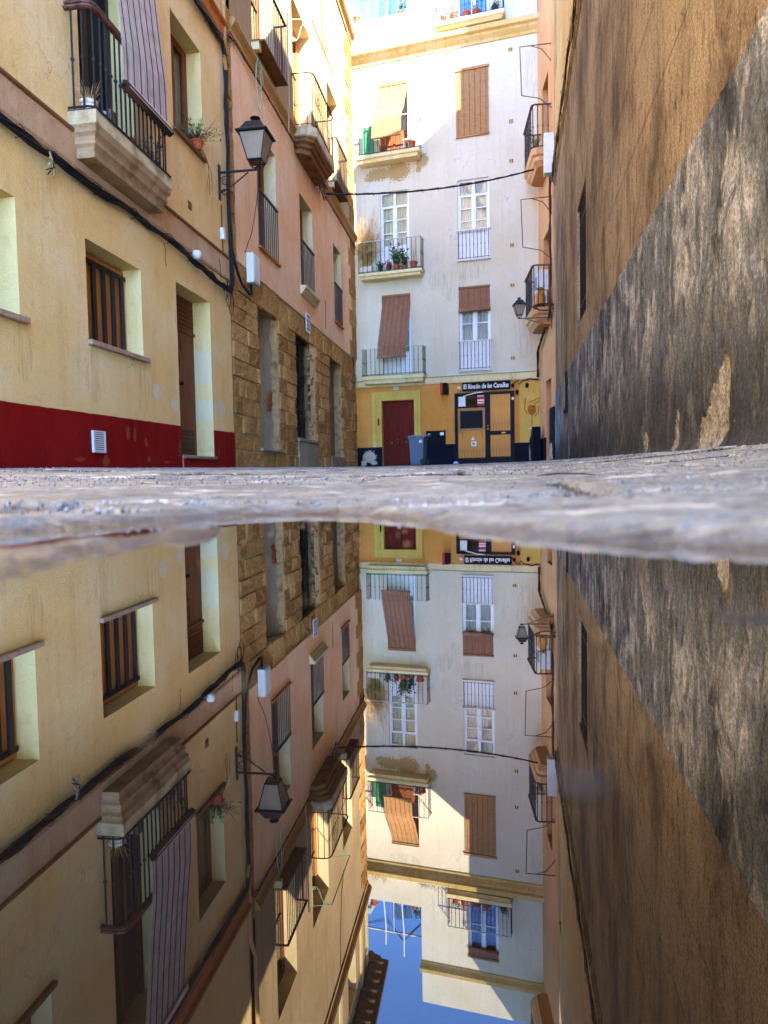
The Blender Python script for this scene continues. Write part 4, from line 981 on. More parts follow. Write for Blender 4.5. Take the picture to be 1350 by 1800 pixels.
for h in H3: reveal(B, 'pale_reveal', h, .3, -.024); casement(B, h, .2, 'brown_door', 2, 'curtain', 0, 0, .07)
# balcony of the pink house
h = H2[1]; reveal(B, 'pale_reveal', h, .34, -.024, name='door_reveal')
f = casement(B, h, .24, 'orange_wood', 2, 'curtain', .8, 0, .10)
pb = balcony_slab(B, [(.02, 6.67), (-.46, 6.67), (-.48, 6.69), (-.48, 6.86), (.02, 6.86)], 14.45, 16.45, 'balcony_stone', corner=.16)
balcony_slab(pb, [(.02, 6.42), (-.30, 6.42), (-.31, 6.50), (-.36, 6.52), (-.37, 6.57), (-.42, 6.60), (-.43, 6.65), (-.44, 6.669), (.02, 6.669)], 14.49, 16.41, 'balcony_brown', name='balcony_moulding', corner=.16)
railing(pb, 14.48, 16.42, -.455, 6.87, 7.87, 15, 3, 'brown_iron', 'brown_iron', .0085, False, .14, .018)
MB().tube([(14.62, -.462, 6.93), (16.3, -.462, 6.93)], .01, 5).tube([(14.62, -.462, 7.35), (16.3, -.462, 7.35)], .006, 5).build('mid_rail', 'brown_iron', pb)
e = thing('awning_bracket', 'pale green wrought iron awning frame with scrolls above the pink house balcony', 'awning frame', FA, 14.57, -.02, 8.9)
for s_ in (0, 1.92):
    m = MB(); m.tube([(s_, 0, .06), (s_, -.42, .0)], .009, 5); m.tube([(s_, -.01, .06), (s_, -.01, -.36)], .009, 5)
    m.tube([(s_, -.02, -.36), (s_, -.10, -.36), (s_, -.16, -.28), (s_, -.2, -.12), (s_, -.30, -.02), (s_, -.36, .0)], .008, 5)
    m.tube([(s_, -.28 + math.cos(t * .6) * .045 * (1 - t * .05), -.055 + math.sin(t * .6) * .045 * (1 - t * .05)) for t in range(15)], .006, 5)
    m.tube([(s_, -.05 + math.cos(t * .6) * .035 * (1 - t * .05), -.33 + math.sin(t * .6) * .035 * (1 - t * .05)) for t in range(15)], .006, 5)
    m.build('bracket', 'green_iron', e)
MB().tube([(0, -.42, 0), (1.92, -.42, 0)], .011, 5).build('rod', 'brown_iron', e)
# small things on the pink house
mb_ = thing('meter_box', 'white meter box on the sandstone below the pink plaster', 'meter box', FA, 11.47, -.03, 3.02)
MB().box(0, .32, -.12, 0, .06, .52).build('case', 'white_plastic', mb_, bevel=.012); MB().box(.02, .30, -.13, -.1201, .09, .49).build('lid', 'white_plastic', mb_, bevel=.006)
sg = thing('notice_plate', 'white notice plate with violet print on the sandstone above the grille', 'sign', FA, 15.08, -.045, 3.02)
MB().box(0, .36, -.012, 0, 0, .40).build('plate', 'sign_white', sg, bevel=.01)
MB().box(.05, .31, -.0155, -.0121, .22, .36).build('pictogram', 'sign_violet', sg); MB().box(.08, .16, -.019, -.0156, .26, .32).box(.19, .27, -.019, -.0156, .25, .30).build('pictogram_figure', 'sign_white', sg)
MB().box(.05, .31, -.0155, -.0121, .16, .185).box(.05, .29, -.0155, -.0121, .12, .14).box(.05, .31, -.0155, -.0121, .05, .09).build('text_lines', 'sign_violet', sg)
m = MB()
for q in range(5):
    pts = [(rnd(0, .06) + .04 * (i % 2), -.0, -.13 * q + -.03 * i) for i in range(5)]; m.tube(pts, .006, 4)
single('wall_scribble', m, 'sign_black', FA, 17.0, -.026, 4.1, 'dark vertical scribble sprayed on the pink plaster between windows', 'graffiti')
strands('hanging_rope', 'pale rope hanging from the pink house window guard across the string course', FA, [(13.35, -.28, 8.3), (13.42, -.26, 7.6), (13.5, -.24, 6.9), (13.55, -.2, 6.3)], 2, .012, .008, 'cable_beige', seed=7)
strands('hanging_wire', 'thin wire sagging from the meter box up to the first pink window', FA, [(11.35, -.06, 3.5), (11.7, -.06, 3.9), (12.0, -.06, 4.5), (12.15, -.06, 4.95)], 1, .006, .001, 'cable_black', seed=8)
single('green_hose', MB().tube([(math.sin(t * .33) * .17 + t * .006, -.0, -.35 + math.cos(t * .33) * .42) for t in range(24)], .007, 5), 'green_iron', FA, 12.0, -.13, 6.75, 'loop of pale green cord hanging below the pink window guard', 'cord')
single('side_cable', MB().tube([(0, 0, 0), (.06, -.02, -.2), (.08, -.02, -.6), (-.02, -.02, -.85), (-.15, -.02, -.95)], .012, 5), 'cable_black', FA, 20.15, -.06, 3.3, 'short black cable dangling on the sandstone near the far corner', 'cable')
e = thing('cable_tangle', 'dusty cable tangle under the pink house balcony at the string course', 'cable', FA, 16.3, -.12, 6.5)
for k in range(14):
    rs = random.Random(k + 50); MB().tube([(rs.uniform(-.5, .5), rs.uniform(-.08, .0), rs.uniform(-.05, .1)) for _ in range(4)] + [(rs.uniform(-.3, .5), rs.uniform(-.08, -.01), -.12 - rs.uniform(0, .2))], .01, 4).build('strand', 'cable_brown' if k % 3 else 'cable_beige', e)
strands('wall_wire', 'thin wire falling down the sunlit upper pink wall', FA, [(17.0, -.05, 12.1), (17.1, -.05, 11), (17.3, -.05, 10.3), (17.6, -.05, 9.9)], 1, .008, .001, 'cable_black', seed=9)

# ================================================================== white house at the end
W = building('white_house', 'tall white house with a bar on its ochre ground floor closing the lane', FW)
c1, c2 = (.05, 1.01), (2.57, 3.56)
HWW = [(*c1, 3.20, 5.79), (*c2, 3.25, 5.81), (*c1, 6.52, 9.03), (*c2, 6.64, 9.06), (*c1, 10.15, 12.37), (*c2, 10.34, 12.39)]
wall(W, 'white_plaster', -4.2, 6.0, 3.06, 13.2, HWW)
wall(W, 'white_plaster', 1.03, 6.0, 13.2, 17.72, [(2.61, 3.61, 13.72, 15.83)], y=.05, name='attic_wall')
wall(W, 'white_plaster', -4.2, 1.03, 13.2, 14.45, y=.04, name='terrace_parapet')
HB = [(-.02, 1.09, .28, 2.41), (2.40, 4.27, .28, 2.53)]
wall(W, 'ochre_paint', -4.2, 6.0, -.1, 2.90, HB, name='ground_floor_wall')
MB().box(-4.2, 6.0, .6, 9, -.2, 13.5).build('house_body', 'roof_body', W)
MB().box(1.03, 6.0, .62, 9, 13.5, 17.70).box(1.031, 1.08, .06, .62, 13.5, 17.70).box(1.08, 6.0, .06, .62, 17.62, 17.70).build('attic_body', 'white_plaster', W)
MB().box(-4.2, 1.03, .06, .24, 13.46, 14.449).build('parapet_back', 'white_plaster', W)
# painted zone right of the bar
MB().box(4.42, 5.3, -.004, .0, .92, 2.80).build('yellow_panel', 'yellow_paint', W)
MB().box(4.405, 4.418, -.012, .0, .92, 2.80).build('panel_joint', 'ochre_paint', W)
# door surround
MB().box(-.34, -.215, -.035, .0, .92, 2.62).box(1.165, 1.29, -.035, .0, .92, 2.62).box(-.34, 1.29, -.035, .0, 2.6201, 2.70).box(-.34 + .127, 1.163, -.022, .0, 2.50, 2.619).box(-.213, -.13, -.022, .0, .92, 2.498).box(1.08 + .0, 1.163, -.022, .0, .92, 2.498).build('door_surround', 'yellow_paint', W)
MB().box(-.128, -.022, -.014, .0, .92, 2.43).box(-.128, 1.078, -.014, .0, 2.43, 2.497).build('surround_fillet', 'yellow_paint', W)
for q in ((-4.2, -.02, .915), (1.09, 2.40, .95), (4.27, 5.2, .93)): MB().box(q[0], q[1], -.05, 0, -.1, q[2]).build('base_band', 'navy_socle', W)
reveal(W, 'yellow_paint', HB[0], .16, name='door_reveal', bottom=False)
dr = MB().box(-.02, 1.09, .15, .19, .30, 2.41).build('door', 'red_brown_door', W)
for a, b in ((.0, .525), (.545, 1.07)):
    lf = MB().box(a, b, .128, .149, .34, 2.36).build('door_leaf', 'red_brown_door', dr, bevel=.004)
for x, z in ((.28, 1.05), (.78, 1.05), (.50, 1.15)):
    k_ = MB().lathe([(.035, 0), (.02, .03), (.03, .045), (.01, .06), (.002, .062)], (0, 0, 0), 10).build('door_knob', 'brass', dr, smooth=True); k_.rotation_euler = (R(90), 0, 0); k_.location = (x, .128, z)
MB().box(-.15, -.10, -.03, -.0145, 1.62, 1.85).build('intercom', 'black_frame', W)
MB().box(-.06, 1.12, -.10, .15, .2, .30).build('doorstep', 'step_stone', W, bevel=.01)
MB().box(.40, .58, -.01, .0, 2.74, 2.84).build('house_number', 'tile_number', W)
MB().box(1.46, 2.10, -.012, .0, .9501, 1.39).build('black_hatch', 'sign_black', W); MB().box(1.52, 1.60, -.0155, -.0121, 1.28, 1.30).box(1.92, 2.04, -.0155, -.0121, 1.24, 1.33).build('hatch_mark', 'sign_white', W)
# bar front
fr = MB(); a, b, c, d = 2.40, 4.27, .28, 2.53
fr.box(a, a + .10, -.03, .06, c, d).box(b - .13, b, -.03, .06, c, d).box(a + .10, b - .13, -.03, .06, d - .08, d).box(3.36, 3.52, -.03, .06, c, d - .08)
fr.box(a + .10, 3.36, -.028, .06, c, c + .22).box(3.52, b - .13, -.028, .06, c, c + .24).box(3.52, b - .13, -.028, .06, 1.20, 1.32).box(a + .10, 3.36, -.028, .06, 2.06, 2.10)
bf = fr.build('bar_front', 'black_frame', W, bevel=.004)
def planks(part, x0, x1, z0, z1, y, n, mat='pine', name='plank'):
    w = (x1 - x0) / n; me = MB().box(.003, w - .003, -.018, 0, 0, z1 - z0).mesh(name, mat)
    for i in range(n): inst(name, me, part, (x0 + w * i, y + rnd(-.002, .002), z0))
planks(bf, a + .10, 3.36, .50, 1.35, .02, 9); planks(bf, 3.52, b - .13, .52, 1.20, .02, 7); planks(bf, 3.52, b - .13, 1.32, d - .08, .02, 7)
MB().box(a + .10, 3.36, -.02, .04, 1.35, 1.42).box(a + .10, 3.36, -.02, .04, 1.97, 2.06).box(a + .10, a + .17, -.02, .04, 1.42, 1.97).box(3.29, 3.36, -.02, .04, 1.42, 1.97).build('hatch_frame', 'bamboo', bf)
MB().box(a + .17, 3.29, .0, .03, 1.42, 1.97).build('hatch_shutter', 'black_frame', bf)
for i in range(6): MB().box(a + .18, 3.28, -.012, -.0005, 1.45 + i * .085, 1.50 + i * .085).build('slat', 'black_frame', bf)
MB().box(a + .10, 3.36, .03, .05, 2.10, d - .08).build('transom_glass', 'pane_glass', bf); MB().box(a + .1, b - .1, .2, .22, c, d).build('dark_room', 'interior', bf)
MB().box(a + .12, 2.74, .012, .028, 2.12, 2.42).build('white_notice', 'sign_white', bf); MB().box(3.12, 3.33, .012, .028, 2.12, 2.44).build('red_white_notice', 'sign_white', bf)
MB().box(3.12, 3.33, .008, .0115, 2.31, 2.40).box(3.12, 3.33, .008, .0115, 2.12, 2.19).box(3.12, 3.33, .008, .0115, 2.23, 2.26).build('notice_print', 'sign_red', bf)
MB().box(2.92, 3.08, -.004, .0015, .86, 1.01).build('paper_sticker', 'sign_white', bf); MB().box(2.955, 2.975, -.0075, -.0045, .90, .98).box(3.0, 3.02, -.0075, -.0045, .90, .98).box(2.97, 3.03, -.0075, -.0045, .93, .95).build('sticker_print', 'sign_black', bf)
MB().plate([(2.92, 1.06), (3.02, 1.06), (2.97, 1.16)], -.003, .0015).build('triangle_sticker', 'sign_white', bf)
MB().box(2.63, 2.645, -.004, .0015, 1.1, 1.33).box(3.25, 3.265, -.004, .0015, 1.1, 1.33).build('hatch_bolt', 'black_iron', bf)
MB().box(3.99 - .12, 3.99 + .0, -.033, -.0285, 1.235, 1.275).build('letter_slot', 'brass', bf)
for z in (1.38, 1.48): MB().lathe([(.03, 0), (.02, .03), (.002, .035)], (0, 0, 0), 10).build('door_knob', 'brass', bf).matrix_local = Matrix.Translation((3.45, -.031, z)) @ Matrix.Rotation(R(90), 4, 'X')
MB().box(4.19, 4.25, -.034, -.031, 2.25, 2.33).build('door_sticker', 'sign_white', bf)
MB().box(2.36, 4.30, -.10, .05, .18, .275).build('bar_step', 'step_stone', W, bevel=.01)
# sign over the bar
def text_mesh(txt, size, mat, bold=.0, xs=1.0, name='lettering'):
    cu = D.curves.new(name, 'FONT'); cu.body = txt; cu.size = size; cu.offset = bold; cu.extrude = .002; cu.resolution_u = 2
    o = D.objects.new(name, cu); col.objects.link(o); bpy.context.view_layer.update()
    dg = bpy.context.evaluated_depsgraph_get(); me = D.meshes.new_from_object(o.evaluated_get(dg)); D.objects.remove(o); D.curves.remove(cu)
    me.materials.clear(); me.materials.append(MATS[mat]); x0 = min(v_.co.x for v_ in me.vertices); x1 = max(v_.co.x for v_ in me.vertices)
    for v_ in me.vertices: v_.co.x = (v_.co.x - x0) * xs
    return me, (x1 - x0) * xs
sb = thing('bar_sign', 'black signboard with white gothic lettering above the bar door', 'sign', FW, 2.66, -.01, 2.575)
MB().box(0, 1.50, -.05, 0, 0, .275).build('board', 'sign_black', sb, bevel=.006)
MB().box(0, 1.50, -.056, -.0505, 0, .012).box(0, 1.50, -.056, -.0505, .263, .275).build('board_edge', 'black_frame', sb)
me, wd = text_mesh('El Rincón de las Canallas', .20, 'sign_white', .0045, 1.0)
k = 1.40 / wd
for v_ in me.vertices: v_.co.x *= k; v_.co.x += v_.co.y * .06
o = D.objects.new('lettering', me); col.objects.link(o); o.parent = sb; o.matrix_local = Matrix.Translation((.04, -.0525, .075)) @ Matrix.Rotation(R(90), 4, 'X')
lb = thing('light_box', 'small red and black projecting light box beside the bar sign', 'sign', FW, 2.02, 0, 2.49)
MB().box(0, .08, -.40, -.10, 0, .36).build('red_face', 'sign_red', lb, bevel=.01); MB().box(.0801, .22, -.39, -.11, .01, .35).build('black_face', 'sign_black', lb, bevel=.01); MB().tube([(.1, -.1, .2), (.1, 0, .2)], .015, 6).build('bracket', 'black_iron', lb)
for s_, lab in ((2.58, 'small white spotlight at the left end of the bar sign'), (4.24, 'small dark spotlight at the right end of the bar sign')):
    sp_ = thing('spotlight', lab, 'lamp', FW, s_, 0, 2.66)
    MB().tube([(0, 0, 0), (0, -.16, .03)], .01, 5).build('arm', 'black_iron', sp_); MB().lathe([(.02, -.05), (.05, -.04), (.055, .03), (.03, .06)], (0, -.18, .0), 10).build('lamp_head', 'white_plastic' if s_ < 3 else 'black_frame', sp_, smooth=True)
single('awning_rod', MB().tube([(0, 0, 0), (.4, -.1, .08), (.62, -.08, .10)], .016, 6), 'white_frame', FW, 2.70, -.09, 2.42, 'thin white rod slanting across the bar transom', 'rod')
strands('bar_cable', 'black cables looping on the yellow wall right of the bar sign', FW, [(4.18, -.03, 2.72), (4.4, -.03, 2.83), (4.42, -.03, 2.7), (4.5, -.03, 2.8), (4.75, -.03, 2.86), (5.0, -.03, 2.82)], 2, .012, .01, 'cable_black', seed=21)
for s_, z_, lab in ((4.36, 2.47, 'round dark lamp on the yellow wall right of the bar frame'), (4.66, 2.66, 'dark bell-shaped lamp high on the yellow wall')):
    single('wall_bulb', MB().lathe([(.02, .08), (.05, .05), (.055, 0), (.04, -.06), (.004, -.08)], (0, -.06, 0), 10).tube([(0, 0, .06), (0, -.06, .08)], .01, 5), 'black_frame', FW, s_, -.004, z_, lab, 'lamp', smooth=True)
# painted wine glass
m = MB(); ce = (4.80, 1.93)
m.plate([(ce[0] + .13 * math.cos(t * .3142), ce[1] + .17 * math.sin(t * .3142) + (.05 if 3 < t < 7 else 0) * math.sin(t)) for t in range(20)], -.0065, -.0045)
m.plate([(4.785, 1.78), (4.815, 1.78), (4.81, 1.42), (4.79, 1.42)], -.0068, -.0046)
wg = m.build('painted_glass', 'mural_brown', W)
m = MB()
for pts in ([(4.60, 2.28), (4.58, 1.95), (4.66, 1.80)], [(4.72, 2.15), (4.9, 2.22), (5.03, 2.28), (5.0, 2.15), (4.86, 2.1)], [(4.99, 2.0), (5.0, 1.85), (4.9, 1.72)]): m.tube([(x, -.006, z) for x, z in pts], .016, 4, flat=1)
m.build('painted_outline', 'mural_brown', wg); MB().plate([(4.66, 1.36), (4.80, 1.40), (4.95, 1.37), (4.93, 1.34), (4.8, 1.33), (4.68, 1.33)], -.0068, -.0046).build('painted_foot', 'mural_white', wg)
# bands and cornices
MB().prism_s([(.02, 2.86), (-.04, 2.86), (-.05, 2.90), (-.05, 3.05), (-.07, 3.07), (.02, 3.09)], -4.2, 5.4).build('floor_band', 'band_paint', W)
MB().box(-4.2, 5.4, -.072, -.045, 3.0705, 3.085).build('band_edge', 'green_paint', W)
cp = [(.02, 13.02), (-.03, 13.02), (-.05, 13.10), (-.14, 13.20), (-.16, 13.26), (-.24, 13.30), (-.26, 13.42), (-.20, 13.47), (.06, 13.50)]
MB().prism_s(cp, -4.2, 5.4).build('cornice', 'cornice_paint', W)
MB().prism_s([(.07, 16.28), (.02, 16.28), (-.02, 16.36), (-.12, 16.45), (-.14, 16.55), (-.08, 16.6), (.07, 16.62)], 1.0, 6.0).build('attic_cornice', 'cornice_paint', W)
# balconies
def wbal(z, s0, s1, yo, thick, rail_h, label=None, rmat='rail_white', n=15):
    b_ = balcony_slab(W, [(.02, z - thick), (yo + .07, z - thick), (yo + .05, z - thick * .55), (yo + .01, z - thick * .5), (yo, z - thick * .4), (yo, z), (.02, z)], s0, s1, 'band_paint')
    MB().box(s0 - .004, s1 + .004, yo - .006, 0, z + .001, z + .018).build('slab_edge', 'green_paint', b_)
    railing(b_, s0 + .03, s1 - .03, yo + .03, z + .018, z + rail_h, n, 3, 'black_iron', rmat, .008, True, 0, .028)
    return b_
B1 = wbal(3.17, -.54, 1.52, -.44, .24, .88); B2 = wbal(6.42, -.60, 1.50, -.44, .18, .98); B3 = wbal(10.08, -.62, 1.48, -.44, .22, 1.05)
# windows
for k, h in enumerate(HWW):
    reveal(W, 'white_plaster', h, .22)
    if k in (2, 3): casement(W, h, .06, 'white_frame', 3, 'curtain_green' if k == 2 else 'curtain', .75, .38)
    elif k == 1: casement(W, h, .08, 'white_frame', 3, 'curtain', .85, .0)
    else: casement(W, h, .14, 'brown_door' if k > 3 else 'white_frame', 2, 'curtain', .7, .3)
for k in (1, 3):
    h = HWW[k]; sl = MB().box(h[0] - .03, h[1] + .03, -.07, .04, h[2] - .05, h[2] + .002).build('sill', 'rail_white', W)
    zt = h[2] + .88
    MB().box(h[0] - .05, h[1] + .05, -.065, -.015, zt - .018, zt + .018).build('handrail', 'rail_white', sl); me = bar_mesh(.86, .008, 'black_iron', True)
    for i in range(9): inst('baluster', me, sl, (h[0] + .03 + (h[1] - h[0] - .06) * i / 8, -.04, h[2] + .004))
    MB().box(h[0], h[1], -.046, -.034, h[2] + .03, h[2] + .045).build('lower_rail', 'black_iron', sl)
for z in (12.68, 10.59, 9.42, 6.92, 5.72, 3.52):
    vg = MB().box(4.17, 4.30, -.012, .0, z - .065, z + .065).build('air_vent', 'band_paint', W)
    MB().box(4.18, 4.225, -.016, -.0121, z - .05, z + .05).box(4.245, 4.29, -.016, -.0121, z - .05, z + .05).build('vent_hole', 'dirty_edge', vg)
# attic balcony and terrace
h = (2.61, 3.61, 13.72, 15.83); reveal(W, 'white_plaster', h, .2, .05); casement(W, h, .14, 'white_frame', 2, 'blue_glass_panel', .0, .0)
TB = balcony_slab(W, [(.05, 13.50), (-.24, 13.50), (-.30, 13.58), (-.34, 13.60), (-.34, 13.72), (.05, 13.72)], 1.98, 4.10, 'band_paint')
railing(TB, 2.02, 4.06, -.31, 13.73, 14.70, 17, 2, 'black_iron', 'rail_white', .009, True, 0, .024)
slat_blind('roll_blind', 'short rolled blind at the attic window of the white house', FW, 2.63, 3.59, [(.04, 15.8), (.03, 15.58)], 14, 'bamboo_dark', 'bamboo blinds on the white house', 4, .05)
# blinds
slat_blind('roll_blind', 'sunlit bamboo blind hanging over the top left balcony of the white house', FW, .06, 1.0, [(.05, 12.33), (.0, 12.1), (-.22, 11.5), (-.45, 11.16), (-.475, 11.0), (-.48, 10.55)], 70, 'bamboo', 'bamboo blinds on the white house', 6, .03, shift=-.1)
slat_blind('roll_blind', 'closed bamboo blind covering the top right window of the white house', FW, 2.56, 3.57, [(-.02, 12.33), (-.03, 10.36)], 78, 'bamboo', 'bamboo blinds on the white house', 6, .03)
slat_blind('roll_blind', 'brown bamboo blind hanging over the lowest balcony of the white house', FW, .07, 1.02, [(.05, 5.74), (.0, 5.5), (-.25, 4.7), (-.46, 4.1), (-.475, 3.76)], 76, 'bamboo_dark', 'bamboo blinds on the white house', 6, .03, shift=-.06)
slat_blind('roll_blind', 'half-raised brown bamboo blind in the window above the bar sign', FW, 2.585, 3.545, [(.03, 5.78), (.0, 5.5), (-.03, 5.12)], 26, 'bamboo_dark', 'bamboo blinds on the white house', 5, .06)
# plants on the white house
b2y = -.25
e = thing('dry_grass_plant', 'large dry straw-coloured plant spilling over the middle balcony rail', 'plant', FW, -.35, b2y, 6.44)
MB().box(-.2, .2, -.1, .1, 0, .22).build('planter', 'white_pot', e, bevel=.01)
m = MB()
for i in range(230):
    a = rnd(0, 6.28); q = rnd(.1, .62); hh = rnd(.5, 1.45); dr_ = rnd(.1, .9)
    pts = [(rnd(-.15, .15) + math.cos(a) * q * t, math.sin(a) * q * .5 * t - (.12 * t), .2 + hh * (1.6 * t - dr_ * 1.3 * t * t)) for t in (0, .3, .6, .85, 1)]
    m.tube(pts, [.007, .007, .006, .005, .002], 3)
m.build('blades', 'straw', e, fix=False)
m = MB()
for i in range(40):
    a = rnd(0, 6.28); q = rnd(.1, .4); pts = [(math.cos(a) * q * t, math.sin(a) * q * .5 * t - .15 * t, .2 + rnd(.7, 1.2) * t - .3 * t * t) for t in (0, .5, 1)]; m.tube(pts, [.007, .006, .002], 3)
m.build('green_blades', 'leaf_olive', e, fix=False)
for s_, r_, hh, pm, kind, n_, spd, ph, lf, lab in ((.10, .07, .12, 'rust_rail', 'leafy', 14, .12, .2, 'leaf_dark', 'small dark pot beside the dry plant on the middle balcony'), (.38, .08, .12, 'rust_rail', 'leafy', 16, .12, .22, 'flower_red', 'small pot with reddish leaves on the middle balcony'), (.66, .11, .18, 'terracotta', 'leafy', 36, .2, .66, 'leaf', 'tall leafy green plant in a terracotta pot on the middle balcony'), (.90, .10, .14, 'terracotta', 'leafy', 24, .16, .48, 'leaf_dark', 'shorter leafy plant in a terracotta pot on the middle balcony'), (1.20, .12, .24, 'terracotta', 'straw', 12, .14, 1.05, 'straw', 'bright orange pot with dry stalks at the right end of the middle balcony')):
    pot('potted_plant', lab, FW, s_, b2y, 6.44, r_, hh, pm, kind, n=n_, spread=spd, ph=ph, leaf=lf, lsize=.09)
pot('potted_plant', 'orange pot on the top balcony of the white house', FW, 1.22, -.26, 10.10, .11, .24, 'terracotta', 'straw', n=8, spread=.1, ph=.3)
e = thing('folded_screen', 'green folded screen at the left end of the top balcony', 'screen', FW, -.42, -.2, 10.10)
for k in range(4): MB().box(.09 * k, .09 * k + .08, -.02 * (k % 2), .02, 0, .95).build('panel', 'green_paint', e)
single('stool', MB().box(-.14, .14, -.1, .1, .34, .38).box(-.13, -.10, -.08, -.05, 0, .34).box(.10, .13, -.08, -.05, 0, .34).box(-.13, -.10, .05, .08, 0, .34).box(.10, .13, .05, .08, 0, .34), 'white_plastic', FW, 1.05, -.13, 10.10, 'small white stool behind the top balcony rail', 'stool')
for s_, pm, lab in ((-.66, 'terracotta', 'round terracotta pot at the left end of the roof terrace parapet'), (.78, 'terracotta', 'low terracotta pot with a cactus on the terrace parapet'), (.93, 'teal_pot', 'teal pot at the right end of the terrace parapet')):
    pot('terrace_pot', lab, FW, s_, .14, 14.452, .12 if s_ < 0 else .08, .22 if s_ < 0 else .13, pm, 'leafy' if pm != 'terracotta' or s_ > 0 else 'straw', n=14, spread=.1, ph=.35 if s_ > 0 else .15, leaf='leaf_dark', lsize=.06)
for s_, hh, lab in ((-.32, 1.6, 'thin leaning pole on the roof terrace, nearer the left pot'), (.32, 1.9, 'thin pole on the roof terrace carrying clothes line')):
    single('terrace_pole', MB().tube([(0, 0, 0), (.06, .02, hh * .6), (.05, 0, hh)], .022, 6), 'rail_white', FW, s_, .16, 14.452, lab, 'pole')
e = thing('glass_screen', 'tall glass wind screen along the roof terrace parapet', 'glass screen', FW, -.8, .33, 14.2)
for i in range(3): MB().box(-1.2 + i * 1.0, -.23 + i * 1.0, 0, .01, .2, 1.45).build('pane', 'screen_glass', e); MB().box(-.225 + i, -.205 + i, -.02, .03, 0, 1.5).build('post', 'rail_white', e)
MB().box(-1.3, 1.80, -.02, .03, 1.46, 1.50).build('top_rail', 'rail_white', e)
strands('clothes_line', 'clothes lines strung across the roof terrace', FW, [(-1.6, .45, 15.9), (-.3, .4, 15.3), (.32, .3, 15.9), (.95, .3, 15.2)], 3, .008, .06, 'cable_black', seed=31)
e = thing('hanging_laundry', 'grey white laundry hanging behind the terrace screen', 'laundry', FW, -.1, .45, 14.6)
m = MB(); n = 10
for i in range(n): m.add([(.7 * i / n, .03 * math.sin(i * 1.3), .0 + .2 * math.sin(i * .35)), (.7 * (i + 1) / n, .03 * math.sin((i + 1) * 1.3), .0 + .2 * math.sin((i + 1) * .35)), (.7 * (i + 1) / n, .0, .75 - .2 * (i + 1) / n), (.7 * i / n, 0., .75 - .2 * i / n)], [(0, 1, 2, 3)])
lo = m.build('sheet', 'curtain', e, smooth=True, fix=False); mo = lo.modifiers.new('thick', 'SOLIDIFY'); mo.thickness = .006
for s_, r_, pm, kind, lf, lab in ((2.25, .09, 'terracotta', 'leafy', 'leaf_olive', 'pot with yellowish leaves at the left of the attic balcony'), (2.55, .10, 'terracotta', 'leafy', 'flower_red', 'orange pot with red flowers on the attic balcony'), (2.95, .12, 'terracotta', 'straw', 'leaf', 'wide orange pot in the middle of the attic balcony'), (3.25, .12, 'terracotta', 'leafy', 'leaf', 'orange pot with green leaves right of the middle of the attic balcony'), (3.8, .10, 'rubber', 'leafy', 'leaf_dark', 'dark pot with dark leaves at the right end of the attic balcony')):
    pot('attic_pot', lab, FW, s_, -.15, 13.725, r_, .2, pm, kind, n=16, spread=.16, ph=.2, leaf=lf, lsize=.06)
for s0_, n_, nm, lab in ((-.6, 45, 'leaf_olive', 'tuft of dry weeds growing on the cornice at the left corner'), (1.35, 60, 'leaf_olive', 'dark weeds growing on the cornice left of the attic balcony')):
    e = thing('cornice_weeds', lab, 'weeds', FW, s0_, -.12, 13.47); m = MB()
    for i in range(n_):
        x = rnd(-.4, .5); hh = rnd(.06, .24); m.tube([(x, rnd(-.06, .1), 0), (x + rnd(-.06, .06), rnd(-.1, .05), hh * .6), (x + rnd(-.1, .1), rnd(-.12, .04), hh)], [.006, .005, .002], 3)
    m.build('stalks', 'straw' if s0_ < 0 else nm, e, fix=False)
# wheelie bin
bn = thing('wheelie_bin', 'grey-blue plastic wheelie bin beside the brown door', 'bin', FW, 1.31, -.42, .315)
lay = [(.20, .22, 0.), (.235, .27, .78), (.255, .29, .80), (.255, .29, .85)]
m = MB(); vs_ = []
for a_, b_, z_ in lay: vs_ += [(-a_, -b_, z_), (a_, -b_, z_), (a_, b_, z_), (-a_, b_, z_)]
m.add(vs_, [(i * 4 + k, i * 4 + (k + 1) % 4, (i + 1) * 4 + (k + 1) % 4, (i + 1) * 4 + k) for i in range(3) for k in range(4)] + [(3, 2, 1, 0), (12, 13, 14, 15)]); m.build('body', 'bin_grey', bn, bevel=.015)
MB().add([(-.29, -.31, .855), (.29, -.31, .855), (.33, .32, .90), (-.29, .32, .90), (-.27, -.29, .895), (.27, -.29, .895), (.31, .30, .945), (-.27, .30, .945)], [(0, 3, 2, 1), (4, 5, 6, 7), (0, 1, 5, 4), (1, 2, 6, 5), (2, 3, 7, 6), (3, 0, 4, 7)]).build('lid', 'bin_grey', bn, bevel=.012)
MB().tube([(.26, -.2, .88), (.36, -.2, .90), (.36, .2, .90), (.26, .2, .88)], .015, 6).build('handle', 'bin_grey', bn)
for y_ in (-.24, .24):
    w_ = MB().lathe([(.03, -.03), (.09, -.028), (.10, 0), (.09, .028), (.03, .03)], (0, 0, 0), 14).build('wheel', 'rubber', bn); w_.matrix_local = Matrix.Translation((.20, y_, .09)) @ Matrix.Rotation(R(90), 4, 'X')
k_ = MB().lathe([(.05, 0), (.05, .004), (.002, .005)], (0, 0, 0), 12).build('round_sticker', 'sign_white', bn); k_.matrix_local = Matrix.Translation((.14, -.268, .72)) @ Matrix.Rotation(R(90), 4, 'X')
lt = single('crumpled_paper', MB().lathe([(.02, 0), (.09, .01), (.07, .05), (.03, .09), (.004, .08)], (0, 0, 0), 6), 'litter_blue', FW, 2.75, -1.6, .30, 'crumpled pale blue wrapper on the paving in front of the bar', 'litter')
lt.scale = (1, .7, .8)

